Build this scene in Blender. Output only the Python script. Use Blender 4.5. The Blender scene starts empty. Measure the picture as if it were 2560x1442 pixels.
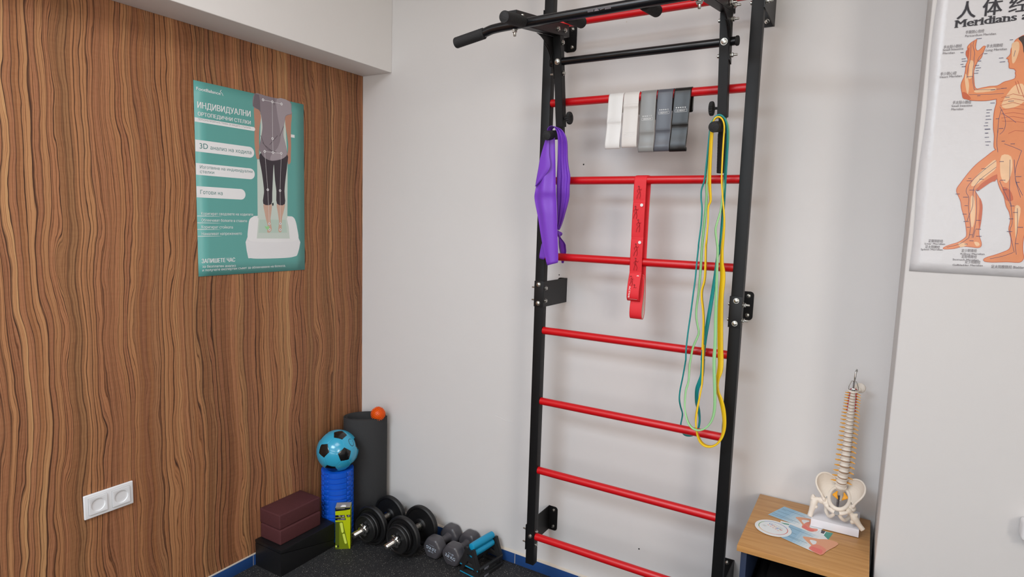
import bpy, bmesh, math, random
from mathutils import Vector, Matrix
C = bpy.context.scene.collection
S = bpy.context.scene
R = math.radians
PI = math.pi
random.seed(7)

# ------------------------------------------------------------------ camera
cam_d = bpy.data.cameras.new('camera'); cam = bpy.data.objects.new('camera', cam_d); C.objects.link(cam)
S.camera = cam
YAW, PITCH, ROLL = R(30.7806), R(6.3453), R(1.7523)
_d = Vector((-math.sin(YAW)*math.cos(PITCH), math.cos(YAW)*math.cos(PITCH), -math.sin(PITCH)))
_r = Vector((math.cos(YAW), math.sin(YAW), 0)); _u = _r.cross(_d)
_r2 = math.cos(ROLL)*_r + math.sin(ROLL)*_u; _u2 = -math.sin(ROLL)*_r + math.cos(ROLL)*_u
m = Matrix.Identity(4)
for i in range(3):
    m[i][0] = _r2[i]; m[i][1] = _u2[i]; m[i][2] = -_d[i]
m[0][3], m[1][3], m[2][3] = 2.1303, -2.1497, 1.4658
cam.matrix_world = m
cam_d.sensor_width = 36; cam_d.lens = 36*1515.6/2560
cam_d.clip_start = .01

# ------------------------------------------------------------------ world, lights, exposure
w = bpy.data.worlds.new('world'); S.world = w; w.use_nodes = True
w.node_tree.nodes['Background'].inputs[0].default_value = (.75, .83, 1, 1)
w.node_tree.nodes['Background'].inputs[1].default_value = .35

def area(name, loc, rot, sx, sy, power, col):
    l = bpy.data.lights.new(name, 'AREA'); l.shape = 'RECTANGLE'; l.size = sx; l.size_y = sy
    l.energy = power; l.color = col
    o = bpy.data.objects.new(name, l); o.location = loc; o.rotation_euler = rot; C.objects.link(o)
    return o
area('ceiling_lamp', (1.35, -1.6, 2.63), (0, 0, 0), 1.0, 1.0, 14.5, (1, .95, .94))
area('ceiling_lamp', (1.0, -3.2, 2.63), (0, 0, 0), 1.2, 1.2, 74, (.73, .87, 1))
area('unseen_fill', (4.1, -3.3, 1.9), (0, R(90), 0), 1.0, 1.2, 46, (1, .92, .83))  # warm unseen source on the east side, added to brighten the beam
area('unseen_fill', (1.9, -4.72, 1.35), (R(90), 0, 0), 2.2, 1.5, 24, (.95, .98, 1))  # broad unseen source behind the camera, added to even out the back wall

S.view_settings.view_transform = 'Standard'
S.view_settings.look = 'None'
S.view_settings.exposure = 0.0
S.view_settings.gamma = 1.0
S.view_settings.use_curve_mapping = False

# ------------------------------------------------------------------ materials
def lin(c):
    return tuple((x/12.92 if x <= .04045 else ((x+.055)/1.055)**2.4) for x in c)
def hexc(h):
    return lin(tuple(int(h[i:i+2], 16)/255 for i in (0, 2, 4)))
def mat(name, col, rough=.5, metal=0, coat=0, bump=0, bscale=80, spec=.5, var=0, vscale=6, trans=0):
    M = bpy.data.materials.new(name); M.use_nodes = True
    nt = M.node_tree; b = nt.nodes['Principled BSDF']
    c = hexc(col) if isinstance(col, str) else col
    b.inputs['Base Color'].default_value = (*c, 1)
    b.inputs['Roughness'].default_value = rough; b.inputs['Metallic'].default_value = metal
    b.inputs['Coat Weight'].default_value = coat; b.inputs['Coat Roughness'].default_value = .12
    b.inputs['Specular IOR Level'].default_value = spec
    if trans: b.inputs['Transmission Weight'].default_value = trans
    tc = nt.nodes.new('ShaderNodeTexCoord')
    if bump:
        n = nt.nodes.new('ShaderNodeTexNoise'); n.inputs['Scale'].default_value = bscale; n.inputs['Detail'].default_value = 4
        nt.links.new(tc.outputs['Object'], n.inputs['Vector'])
        bp = nt.nodes.new('ShaderNodeBump'); bp.inputs['Strength'].default_value = bump; bp.inputs['Distance'].default_value = .002
        nt.links.new(n.outputs['Fac'], bp.inputs['Height']); nt.links.new(bp.outputs['Normal'], b.inputs['Normal'])
    if var:
        n = nt.nodes.new('ShaderNodeTexNoise'); n.inputs['Scale'].default_value = vscale; n.inputs['Detail'].default_value = 5
        nt.links.new(tc.outputs['Object'], n.inputs['Vector'])
        mx = nt.nodes.new('ShaderNodeMix'); mx.data_type = 'RGBA'
        nt.links.new(n.outputs['Fac'], mx.inputs['Factor'])
        mx.inputs['A'].default_value = (*[x*(1-var) for x in c], 1); mx.inputs['B'].default_value = (*[min(1, x*(1+var)) for x in c], 1)
        nt.links.new(mx.outputs['Result'], b.inputs['Base Color'])
    return M

class NT:
    """small helper for node trees"""
    def __init__(s, name):
        s.M = bpy.data.materials.new(name); s.M.use_nodes = True; s.t = s.M.node_tree; s.b = s.t.nodes['Principled BSDF']
    def n(s, typ, **k):
        nd = s.t.nodes.new('ShaderNode'+typ)
        for a, v in k.items():
            if a.startswith('_'): setattr(nd, a[1:], v)
            else: nd.inputs[a].default_value = v
        return nd
    def l(s, a, b): s.t.links.new(a, b)
    def math(s, op, a, b=None, c=None):
        nd = s.t.nodes.new('ShaderNodeMath'); nd.operation = op
        for i, x in enumerate((a, b, c)):
            if x is None: continue
            if isinstance(x, (int, float)): nd.inputs[i].default_value = x
            else: s.l(x, nd.inputs[i])
        return nd.outputs[0]
    def xyz(s, x, y, z):
        nd = s.t.nodes.new('ShaderNodeCombineXYZ')
        for i, v in enumerate((x, y, z)):
            if isinstance(v, (int, float)): nd.inputs[i].default_value = v
            else: s.l(v, nd.inputs[i])
        return nd.outputs[0]
    def noise(s, vec, scale, detail=3, rough=.5):
        nd = s.n('TexNoise', Scale=scale, Detail=detail, Roughness=rough); s.l(vec, nd.inputs['Vector']); return nd.outputs['Fac']
    def ramp(s, fac, stops, interp='LINEAR'):
        nd = s.t.nodes.new('ShaderNodeValToRGB'); nd.color_ramp.interpolation = interp
        e = nd.color_ramp.elements
        while len(e) < len(stops): e.new(.5)
        for el, (p, c) in zip(e, stops):
            el.position = p; el.color = (*(hexc(c) if isinstance(c, str) else (c, c, c)), 1)
        s.l(fac, nd.inputs[0]); return nd.outputs[0]
    def mix(s, f, a, b, mode='MIX'):
        nd = s.t.nodes.new('ShaderNodeMix'); nd.data_type = 'RGBA'; nd.blend_type = mode
        for k, v in (('Factor', f), ('A', a), ('B', b)):
            i = nd.inputs[k] if k == 'Factor' else [q for q in nd.inputs if q.name == k and q.type == 'RGBA'][0]
            if isinstance(v, (int, float)): i.default_value = v
            elif isinstance(v, str): i.default_value = (*hexc(v), 1)
            else: s.l(v, i)
        return [o for o in nd.outputs if o.type == 'RGBA'][0]
    def bump(s, h, strength, dist=.002):
        nd = s.n('Bump', Strength=strength, Distance=dist); s.l(h, nd.inputs['Height']); s.l(nd.outputs[0], s.b.inputs['Normal'])
    def color(s, c): s.l(c, s.b.inputs['Base Color'])

def veneer():
    t = NT('zebrano_veneer'); tc = t.n('TexCoord'); sp = t.n('SeparateXYZ'); t.l(tc.outputs['Object'], sp.inputs[0])
    y, z = sp.outputs['Y'], sp.outputs['Z']
    X = lambda ky, kz, o=0: t.xyz(o, t.math('MULTIPLY', y, ky), t.math('MULTIPLY', z, kz))
    wob = t.noise(X(2.4, 1.5), 1, 2); wob2 = t.noise(X(11, 4.2, 3), 1, 2, .5); wob3 = t.noise(X(70, 16, 7), 1, 2); gap = t.noise(X(30, .25, 9), 1, 1)
    u = t.math('ADD', t.math('MULTIPLY', y, 56), t.math('MULTIPLY', wob, 7))
    u = t.math('ADD', u, t.math('MULTIPLY', wob2, 1.6)); u = t.math('ADD', u, t.math('MULTIPLY', wob3, .14)); u = t.math('ADD', u, t.math('MULTIPLY', gap, 1.1))
    def wn(v, off):
        nd = t.n('TexWhiteNoise', _noise_dimensions='1D'); t.l(t.math('ADD', t.math('FLOOR', v), off), nd.inputs['W']); return nd.outputs['Value']
    def line(v, wmin, wrnd, soft, fk, off):
        """a dark vein at the start of each period, with its own width, strength and fading along the grain"""
        f = t.math('FRACT', v); wd = t.math('ADD', wmin, t.math('MULTIPLY', t.math('POWER', wn(v, off), 2.5), wrnd))
        q = t.math('MINIMUM', f, t.math('MULTIPLY', t.math('SUBTRACT', 1, f), 3))
        l = t.math('SUBTRACT', 1, t.math('MINIMUM', 1, t.math('MAXIMUM', 0, t.math('DIVIDE', t.math('SUBTRACT', q, t.math('MULTIPLY', wd, .35)), t.math('MULTIPLY', wd, soft)))))
        fade = t.noise(X(26, fk, 11+off), 1, 2); k = t.math('MINIMUM', 1, t.math('ADD', t.math('MULTIPLY', wn(v, off+31), .85), t.math('MULTIPLY', t.math('SUBTRACT', fade, .30), 1.9)))
        return t.math('MULTIPLY', l, t.math('MAXIMUM', .12, k))
    l1 = line(u, .085, .20, .85, .8, 0); l2 = line(t.math('ADD', t.math('MULTIPLY', u, 2.13), t.math('MULTIPLY', wob3, .3)), .10, .22, .9, 1.1, 100)
    l3 = line(t.math('MULTIPLY', u, 5.1), .2, .3, 1.0, 1.6, 200)
    tone = t.noise(X(9, .5, 5), 1, 3); st = wn(u, 57); band = wn(t.math('MULTIPLY', u, .41), 19); st2 = wn(t.math('MULTIPLY', u, 2.13), 77)
    tn = t.math('ADD', t.math('MULTIPLY', tone, .52), t.math('ADD', t.math('MULTIPLY', st, .22), t.math('ADD', t.math('MULTIPLY', st2, .12), t.math('MULTIPLY', band, .16))))
    base = t.ramp(tn, [(.30, '77482E'), (.41, '9C6642'), (.52, 'B27B53'), (.64, 'C89868')])
    base = t.mix(t.math('MULTIPLY', t.math('GREATER_THAN', st2, .78), .55), base, '82503A')
    base = t.mix(t.math('MULTIPLY', t.math('GREATER_THAN', band, .74), .62), base, '6C4029')
    base = t.mix(t.math('MULTIPLY', t.math('LESS_THAN', st, .3), .30), base, 'B5775A')
    fib = t.noise(X(420, 9, 1), 1, 3, .6); base = t.mix(t.math('MULTIPLY', fib, .30), base, '7C4D31')
    fleck = t.noise(X(26, 120, 2), 1, 3); base = t.mix(t.math('MULTIPLY', fleck, .24), base, 'C99A6C')
    col = t.mix(t.math('MULTIPLY', l3, .42), base, '5E3824'); col = t.mix(t.math('MULTIPLY', l2, .8), col, '50301F')
    col = t.mix(t.math('MINIMUM', .94, l1), col, '38221A')
    t.color(col); t.b.inputs['Roughness'].default_value = .5; t.b.inputs['Specular IOR Level'].default_value = .25
    t.bump(t.math('SUBTRACT', fib, l1), .10, .001)
    return t.M
def oak():
    t = NT('oak_laminate'); tc = t.n('TexCoord'); sp = t.n('SeparateXYZ'); t.l(tc.outputs['Object'], sp.inputs[0])
    x, y, z = sp.outputs
    n1 = t.noise(t.xyz(t.math('MULTIPLY', x, 5), t.math('MULTIPLY', y, 70), t.math('MULTIPLY', z, 70)), 1, 4, .6)
    n2 = t.noise(t.xyz(t.math('MULTIPLY', x, 9), t.math('MULTIPLY', y, 330), t.math('MULTIPLY', z, 330)), 1, 3, .6)
    n3 = t.noise(t.xyz(t.math('MULTIPLY', x, 3), t.math('MULTIPLY', y, 14), 0), 1, 2)
    c = t.ramp(n1, [(.3, 'A97640'), (.5, 'C08D52'), (.7, 'CC9D64')])
    c = t.mix(t.math('MULTIPLY', n2, .45), c, 'A06E3C'); c = t.mix(t.math('MULTIPLY', n3, .3), c, 'D0A26A')
    t.color(c); t.b.inputs['Roughness'].default_value = .42; t.bump(n2, .06, .001)
    return t.M
def rubber_floor():
    t = NT('black_rubber_flooring'); tc = t.n('TexCoord')
    v = t.n('TexVoronoi', Scale=300.0, Randomness=1.0); t.l(tc.outputs['Object'], v.inputs['Vector'])
    nz = t.n('SeparateColor'); t.l(v.outputs['Color'], nz.inputs[0])
    clump = t.noise(tc.outputs['Object'], 22, 2)
    thr = t.math('GREATER_THAN', t.math('ADD', nz.outputs[0], t.math('MULTIPLY', t.math('SUBTRACT', clump, .5), .3)), .66)
    near = t.math('LESS_THAN', v.outputs['Distance'], t.math('ADD', .12, t.math('MULTIPLY', nz.outputs[1], .34)))
    fl = t.math('MULTIPLY', thr, near)
    g = t.noise(tc.outputs['Object'], 260, 3)
    base = t.ramp(g, [(.35, '161618'), (.7, '2B2B2D')])
    flc = t.ramp(nz.outputs[2], [(.0, '4C4A47'), (.6, '77736D'), (1, 'A39E95')])
    t.color(t.mix(fl, base, flc)); t.b.inputs['Roughness'].default_value = .75
    t.bump(g, .5, .002)
    return t.M
def wall_paint(name, col, streak=.03):
    t = NT(name); tc = t.n('TexCoord')
    a = t.noise(tc.outputs['Object'], 3.5, 5, .6); b = t.noise(tc.outputs['Object'], 90, 4, .6); c = t.noise(tc.outputs['Object'], 14, 4)
    k = hexc(col); 
    t.color(t.mix(t.math('MULTIPLY', a, .5), col, '%02X%02X%02X' % tuple(int(int(col[i:i+2], 16)*(1-streak)) for i in (0, 2, 4))))
    t.b.inputs['Roughness'].default_value = .6; t.b.inputs['Specular IOR Level'].default_value = .3
    t.bump(t.math('ADD', t.math('MULTIPLY', c, 1.2), t.math('MULTIPLY', b, .5)), .16, .002)
    return t.M
def film():
    t = NT('laminated_paper'); tc = t.n('TexCoord')
    a = t.noise(tc.outputs['Object'], 7, 5, .65); b = t.noise(tc.outputs['Object'], 30, 3)
    t.b.inputs['Base Color'].default_value = (*hexc('D3D1D2'), 1); t.b.inputs['Roughness'].default_value = .35
    t.b.inputs['Coat Weight'].default_value = .45; t.b.inputs['Coat Roughness'].default_value = .28
    nd = t.n('Bump', Strength=.55, Distance=.006); t.l(t.math('ADD', a, t.math('MULTIPLY', b, .25)), nd.inputs['Height'])
    t.l(nd.outputs[0], t.b.inputs['Coat Normal']); t.l(nd.outputs[0], t.b.inputs['Normal'])
    return t.M

M = {}
M['veneer'] = veneer(); M['oak'] = oak(); M['floor'] = rubber_floor()
M['paint'] = wall_paint('white_wall_paint', 'DDDAD8'); M['paint2'] = wall_paint('white_paint_lightened', 'EBE8E5', .015); M['paint3'] = wall_paint('white_paint_darkened', 'D4D1CF', .015)  # beam white lightened, pillar white darkened: uneven light put into the colour
M['ceiling'] = wall_paint('ceiling_paint', 'E6E3DF')
M['film'] = film()
for k, a in dict(
    tile=('24477F', .3), grout=('D0C6B8', .9), black=('111112', .5, 0, 0, 0, 80, .32), black2=('151516', .45, 0, 0, 0, 80, .35), bar=('101114', .22), grip=('1C1C1D', .75, 0, 0, .6, 220),
    red=('C90A14', .33), chrome=('C9C9C6', .18, 1), zinc=('BDBCB6', .3, 1), steel=('A5A19A', .32, 1, 0, .5, 500), rubber=('131314', .5, 0, 0, .25, 300),
    teal=('138C8C', .5), green=('7FC267', .5), lgreen=('9BD394', .5), yellow=('EFC410', .5), purple=('7A3FC0', .5, 0, 0, .12, 600),
    strapred=('E0202B', .55, 0, 0, .3, 900), strapwhite=('E6D5CC', .7), mapink=('8F1118', .6),
    b1=('E4E2DF', .38), b2=('DDD8D3', .38), b3=('8A8A88', .34), b4=('555860', .34), b5=('141312', .32),
    white=('E8E6E4', .4), plast=('E4E3E4', .25), socketdark=('1B1A1A', .6), print_white=('E9E8E8', .5), print_teal=('60A39C', .38), print_teal2=('2F7F7D', .45),
    shirt=('8A7E84', .6), shirt3=('A3989D', .6), shirt2=('70656C', .6), pants=('3A3138', .6), skin=('B98770', .6), skin2=('CBA794', .6), panel=('C9D3CA', .5), tray=('B9CDC0', .5),
    fold=('574D54', .6), ink=('2F7572', .5), inkgrey=('77807E', .5), inkblack=('27252C', .5), inkgrey2=('6A6468', .5), inkblue=('3B5C78', .5),
    orange=('D9834F', .45, 0, .5, 0, 80, .5, .22, 16), orange2=('BF5526', .45, 0, .5), orange3=('E6B98D', .45, 0, .5, 0, 80, .5, .16, 30), rib=('B5543A', .45), navy=('3F3D63', .45), hair=('3A2B25', .5),
    mauve=('4E2527', .75, 0, 0, .4, 400, .4, .12, 90), wedge=('0F0F11', .5, 0, 0, .15, 200), mat=('2A2A2B', .8, 0, 0, .35, 500), spiky=('E45A05', .42), roller=('0C55C8', .4), rollerin=('15161A', .6),
    lime=('B7C400', .38), limedark=('6F7E05', .4), limedeep=('4E5A08', .4), limelight=('D3E25A', .4), carton=('9E978F', .6), cardwhite=('E2E0DD', .5),
    ballblue=('33A3C7', .22, 0, .5), ballblack=('0E0F10', .2, 0, .5), vinyl=('4A484C', .32), dbtext=('B9C7D6', .6), cyan=('0F93BE', .45), pushblack=('1F1F20', .5, 0, 0, .2, 300), tag=('6E7078', .4),
    cab=('1E2C47', .5), cabin=('0E1015', .7), dark=('17171A', .7), lgrey=('8E8C8A', .5),
    bone=('E6DCCF', .5), bone2=('DCCFBE', .55), disc=('A98C74', .6), nerve=('EDA21A', .45), artery=('B01528', .45), basewhite=('E2E1E6', .35), rod=('9A9CA4', .25, 1),
    leafblue=('8FB7D0', .4), leafmid=('B9D0DC', .4), leafwhite=('E2E5E6', .4), leaf1=('9FC1D6', .4), leaf2=('AECAD9', .4), leaf3=('C9D8E0', .4), leaf4=('D7E0E4', .4), leafskin=('DE9F7C', .45), leafblush=('E38A74', .45), leafred=('E2736A', .45), leafteal=('3B8F80', .45), leafdark=('3A3742', .5),
    gblue=('5B73B8', .5), gred=('D2564E', .5), ggreen=('5C9A50', .5), gyel=('E0A860', .5), gorange=('E8A08C', .5),
    ).items(): M[k] = mat(k, *a)

# ------------------------------------------------------------------ mesh helper
class MB:
    def __init__(s): s.b = bmesh.new(); s.mi = 0
    def quad(s, *p):
        f = s.b.faces.new([s.b.verts.new(q) for q in p]); f.material_index = s.mi; return f
    poly = quad
    def box(s, lo, hi, bevel=0, seg=2, rot=None, about=None):
        x0, y0, z0 = lo; x1, y1, z1 = hi
        v = [s.b.verts.new(q) for q in ((x0,y0,z0),(x1,y0,z0),(x1,y1,z0),(x0,y1,z0),(x0,y0,z1),(x1,y0,z1),(x1,y1,z1),(x0,y1,z1))]
        fs = [s.b.faces.new([v[i] for i in q]) for q in ((3,2,1,0),(4,5,6,7),(0,1,5,4),(1,2,6,5),(2,3,7,6),(3,0,4,7))]
        for f in fs: f.material_index = s.mi
        if bevel:
            r = bmesh.ops.bevel(s.b, geom=list({e for f in fs for e in f.edges}), offset=bevel, segments=seg, profile=.6, affect='EDGES')
            for f in r['faces']: f.material_index = s.mi
            v = list({q for f in r['faces'] for q in f.verts} | {q for q in v if q.is_valid})
        if rot is not None:
            c = Vector(about or [(lo[i]+hi[i])/2 for i in range(3)])
            bmesh.ops.transform(s.b, matrix=Matrix.Translation(c) @ rot.to_4x4() @ Matrix.Translation(-c), verts=[q for q in v if q.is_valid])
        return v
    def rings(s, rs, closed=False, caps=True):
        vs = [[s.b.verts.new(p) for p in r] for r in rs]; n = len(vs[0]); k = len(vs)
        for i in range(k if closed else k-1):
            a, b = vs[i], vs[(i+1) % k]
            for j in range(n):
                f = s.b.faces.new((a[j], a[(j+1) % n], b[(j+1) % n], b[j])); f.material_index = s.mi
        if caps and not closed:
            for q, rv in ((vs[0], True), (vs[-1], False)):
                f = s.b.faces.new(list(reversed(q)) if rv else q); f.material_index = s.mi
        return vs
    def tube(s, pts, rad, n=12, closed=False, caps=True, squash=None):
        pts = [Vector(p) for p in pts]; k = len(pts)
        rad = rad if isinstance(rad, (list, tuple)) else [rad]*k
        T = []
        for i in range(k):
            a = pts[(i-1) % k] if (closed or i) else pts[i]; b = pts[(i+1) % k] if (closed or i < k-1) else pts[i]
            T.append((b-a).normalized())
        up = Vector((0, 0, 1)) if abs(T[0].z) < .9 else Vector((1, 0, 0))
        N = (up - up.dot(T[0])*T[0]).normalized(); rs = []
        for i in range(k):
            N = (N - N.dot(T[i])*T[i]).normalized(); B = T[i].cross(N)
            sx, sy = squash or (1, 1)
            rs.append([pts[i] + rad[i]*(math.cos(2*PI*j/n)*N*sx + math.sin(2*PI*j/n)*B*sy) for j in range(n)])
        return s.rings(rs, closed, caps)
    def cyl(s, a, b, r, n=20, bev=0, r2=None):
        a, b = Vector(a), Vector(b); L = (b-a).length; d = (b-a).normalized(); r2 = r if r2 is None else r2
        if bev: return s.tube([a, a+d*1e-5, a+d*bev, b-d*bev, b-d*1e-5, b], [r-bev, r-bev, r, r2, r2-bev, r2-bev], n)
        return s.tube([a, b], [r, r2], n)
    def lathe(s, prof, o=(0,0,0), ax=(0,0,1), n=32, caps=True):
        ax = Vector(ax).normalized(); o = Vector(o); up = Vector((0,0,1)) if abs(ax.z) < .9 else Vector((1,0,0))
        N = (up - up.dot(ax)*ax).normalized(); B = ax.cross(N)
        return s.rings([[o + ax*h + r*(math.cos(2*PI*j/n)*N + math.sin(2*PI*j/n)*B) for j in range(n)] for r, h in prof], False, caps)
    def prism(s, pts, vec, bevel=0):
        vec = Vector(vec); a = [s.b.verts.new(p) for p in pts]; b = [s.b.verts.new(Vector(p)+vec) for p in pts]; n = len(pts)
        fs = [s.b.faces.new(list(reversed(a))), s.b.faces.new(b)]
        for i in range(n): fs.append(s.b.faces.new((a[i], a[(i+1) % n], b[(i+1) % n], b[i])))
        for f in fs: f.material_index = s.mi
        if bevel:
            r = bmesh.ops.bevel(s.b, geom=list({e for f in fs[:2] for e in f.edges}), offset=bevel, segments=2, profile=.6, affect='EDGES')
            for f in r['faces']: f.material_index = s.mi
    def sphere(s, c, r, n=16, sc=(1,1,1)):
        c = Vector(c); k = n//2
        rs = [[c + Vector((sc[0]*r*math.sin(PI*i/k)*math.cos(2*PI*j/n), sc[1]*r*math.sin(PI*i/k)*math.sin(2*PI*j/n), sc[2]*r*math.cos(PI*i/k))) for j in range(n)] for i in range(1, k)]
        vs = s.rings(rs, caps=False); t = s.b.verts.new(c+Vector((0,0,sc[2]*r))); bt = s.b.verts.new(c-Vector((0,0,sc[2]*r)))
        for j in range(n):
            for f in (s.b.faces.new((t, vs[0][j], vs[0][(j+1) % n])), s.b.faces.new((bt, vs[-1][(j+1) % n], vs[-1][j]))): f.material_index = s.mi
    def grid(s, rows):
        vs = [[s.b.verts.new(p) for p in r] for r in rows]
        for a, b in zip(vs, vs[1:]):
            for j in range(len(a)-1):
                f = s.b.faces.new((a[j], a[j+1], b[j+1], b[j])); f.material_index = s.mi
        return vs
    def build(s, name, mats, parent=None, smooth=True, ang=35, mods=(), fix=True):
        if fix: bmesh.ops.recalc_face_normals(s.b, faces=s.b.faces)
        me = bpy.data.meshes.new(name)
        off = Vector((0,0,0)); q = parent
        while q is not None: off += q.location; q = q.parent
        bmesh.ops.translate(s.b, vec=-off, verts=s.b.verts)
        s.b.to_mesh(me); s.b.free()
        for x in (mats if isinstance(mats, (list, tuple)) else [mats]): me.materials.append(x)
        if smooth:
            me.shade_smooth(); me.set_sharp_from_angle(angle=R(ang))
        o = bpy.data.objects.new(name, me); C.objects.link(o)
        if parent is not None: o.parent = parent
        for typ, kw in mods:
            md = o.modifiers.new(typ.lower(), typ)
            for a, v in kw.items(): setattr(md, a, v)
        return o

def thing(name, label, cat, loc=(0,0,0), group=None):
    o = bpy.data.objects.new(name, None); o.empty_display_size = .05; C.objects.link(o); o.location = loc
    o['label'] = label; o['category'] = cat
    if group: o['group'] = group
    return o
def tag(o, label, cat, group=None):
    o['label'] = label; o['category'] = cat
    if group: o['group'] = group
    return o
def struct(o): o['kind'] = 'structure'; return o
def dup(root, loc, rotz=0, label=None):
    r = root.copy(); C.objects.link(r); r.location = loc; r.rotation_euler = (0, 0, rotz)
    if label: r['label'] = label
    def rec(src, dst):
        for ch in list(src.children):
            c = ch.copy(); C.objects.link(c); c.parent = dst; rec(ch, c)
    rec(root, r)
    return r
def catmull(P, per=6, closed=False):
    n = len(P); out = []
    P = [Vector(p) for p in P]
    for i in range(n if closed else n-1):
        p0 = P[(i-1) % n] if (closed or i) else P[0]; p1 = P[i]; p2 = P[(i+1) % n]; p3 = P[(i+2) % n] if (closed or i < n-2) else P[-1]
        for k in range(per):
            t = k/per
            out.append(.5*((2*p1) + (p2-p0)*t + (2*p0-5*p1+4*p2-p3)*t*t + (3*p1-p0-3*p2+p3)*t**3))
    if not closed: out.append(P[-1])
    return out
# -- lettering: a font curve turned into flat faces on a plane (origin, u, v directions)
_gc = {}
def outline(ch):
    """closed outlines of one string of letters in font units"""
    if ch in _gc: return _gc[ch]
    cu = bpy.data.curves.new('lettering', 'FONT'); cu.body = ch
    ob = bpy.data.objects.new('lettering', cu); C.objects.link(ob)
    out = []
    for sp in ob.to_curve(bpy.context.evaluated_depsgraph_get()).splines:
        P = sp.bezier_points; n = len(P); pl = []
        for i in range(n):
            p, q = P[i], P[(i+1) % n]; a, h, g, e = p.co, p.handle_right, q.handle_left, q.co
            straight = abs((h-a).cross(e-a).z)+abs((g-a).cross(e-a).z) < 1e-4
            for k in range(1 if straight else 4):
                t = k/4; c = a*(1-t)**3+h*3*t*(1-t)**2+g*3*t*t*(1-t)+e*t**3; pl.append((c.x, c.y))
        out.append(pl)
    ob.to_curve_clear(); bpy.data.objects.remove(ob); bpy.data.curves.remove(cu)
    _gc[ch] = out
    return out
def fill(polys, b):
    """non-zero winding fill as trapezoids, fattened sideways by b"""
    ys = sorted({round(p[1], 4) for pl in polys for p in pl}); E = []
    for pl in polys:
        for p, q in zip(pl, pl[1:]+pl[:1]):
            if abs(p[1]-q[1]) > 2e-4: E.append((p, q, 1) if p[1] < q[1] else (q, p, -1))
    out = []
    for y0, y1 in zip(ys, ys[1:]):
        if y1-y0 < 2e-4: continue
        ac = []
        for p, q, w_ in E:
            if p[1] <= y0+1e-4 and q[1] >= y1-1e-4:
                f = lambda y: p[0]+(q[0]-p[0])*(y-p[1])/(q[1]-p[1]); ac.append((f(y0), f(y1), w_))
        ac.sort(key=lambda e: e[0]+e[1]); wd = 0
        for e in ac:
            if wd == 0: st = e
            wd += e[2]
            if wd == 0: out.append([(st[0]-b, y0), (e[0]+b, y0), (e[1]+b, y1), (st[1]-b, y1)])
    return out
def lettering(mb, s, o, u, v, width, cap, bold=0):
    Q = fill(outline(s), bold)
    x0, x1 = min(p[0] for q in Q for p in q), max(p[0] for q in Q for p in q)
    sx = width/(x1-x0) if width else cap/.69; sy = cap/.69; o, u, v = Vector(o), Vector(u), Vector(v); nrm = u.cross(v)
    for i, q in enumerate(Q):       # every facet sits a few microns apart so none are coplanar
        f = mb.b.faces.new([mb.b.verts.new(o + u*((x-x0)*sx) + v*(y*sy) + nrm*((i % 9)*2e-6)) for x, y in q]); f.material_index = mb.mi
    return sx, x0
def extent(s):
    xs = [p[0] for pl in outline(s) for p in pl]; return min(xs), max(xs)
def rounded(P):
    return [(q.x, q.y) for q in catmull([(x, y, 0) for x, y in P], 3, True)]
class Sheet:
    """printing on a flat sheet: polygons, strokes, discs and lettering in sheet millimetres"""
    def __init__(s, o, u, v, nrm, step=.000015): s.o, s.u, s.v, s.n, s.m, s.k, s.st = Vector(o), Vector(u), Vector(v), Vector(nrm), MB(), 1, step
    def P(s, q, k=None): return s.o + s.u*(q[0]/1000) + s.v*(q[1]/1000) + s.n*((s.k if k is None else k)*s.st)
    def up(s, mi=None):
        s.k += 1
        if mi is not None: s.m.mi = mi
    def poly(s, pts): s.k += .06; s.m.poly(*[s.P(q) for q in pts])
    def region(s, pts):
        P = rounded(pts); s.k += .06
        for i, q in enumerate(fill([P], 0)): s.m.poly(*[s.P(p, s.k+(i % 9)*.12) for p in q])
    def disc(s, c, r, n=20): s.poly([(c[0]+r*math.cos(2*PI*i/n), c[1]+r*math.sin(2*PI*i/n)) for i in range(n)])
    def stroke(s, pts, w):
        for a, b in zip(pts, pts[1:]):
            dx, dy = b[0]-a[0], b[1]-a[1]; L = math.hypot(dx, dy) or 1; nx, ny = -dy/L*w/2, dx/L*w/2
            s.poly([(a[0]+nx, a[1]+ny), (b[0]+nx, b[1]+ny), (b[0]-nx, b[1]-ny), (a[0]-nx, a[1]-ny)])
    def text(s, st, a, b, cap, bold=0):
        L = math.hypot(b[0]-a[0], b[1]-a[1]); c, d = (b[0]-a[0])/L, (b[1]-a[1])/L
        lettering(s.m, st, s.P(a), s.u*c+s.v*d, s.v*c-s.u*d, L/1000, cap/1000, bold)
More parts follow.
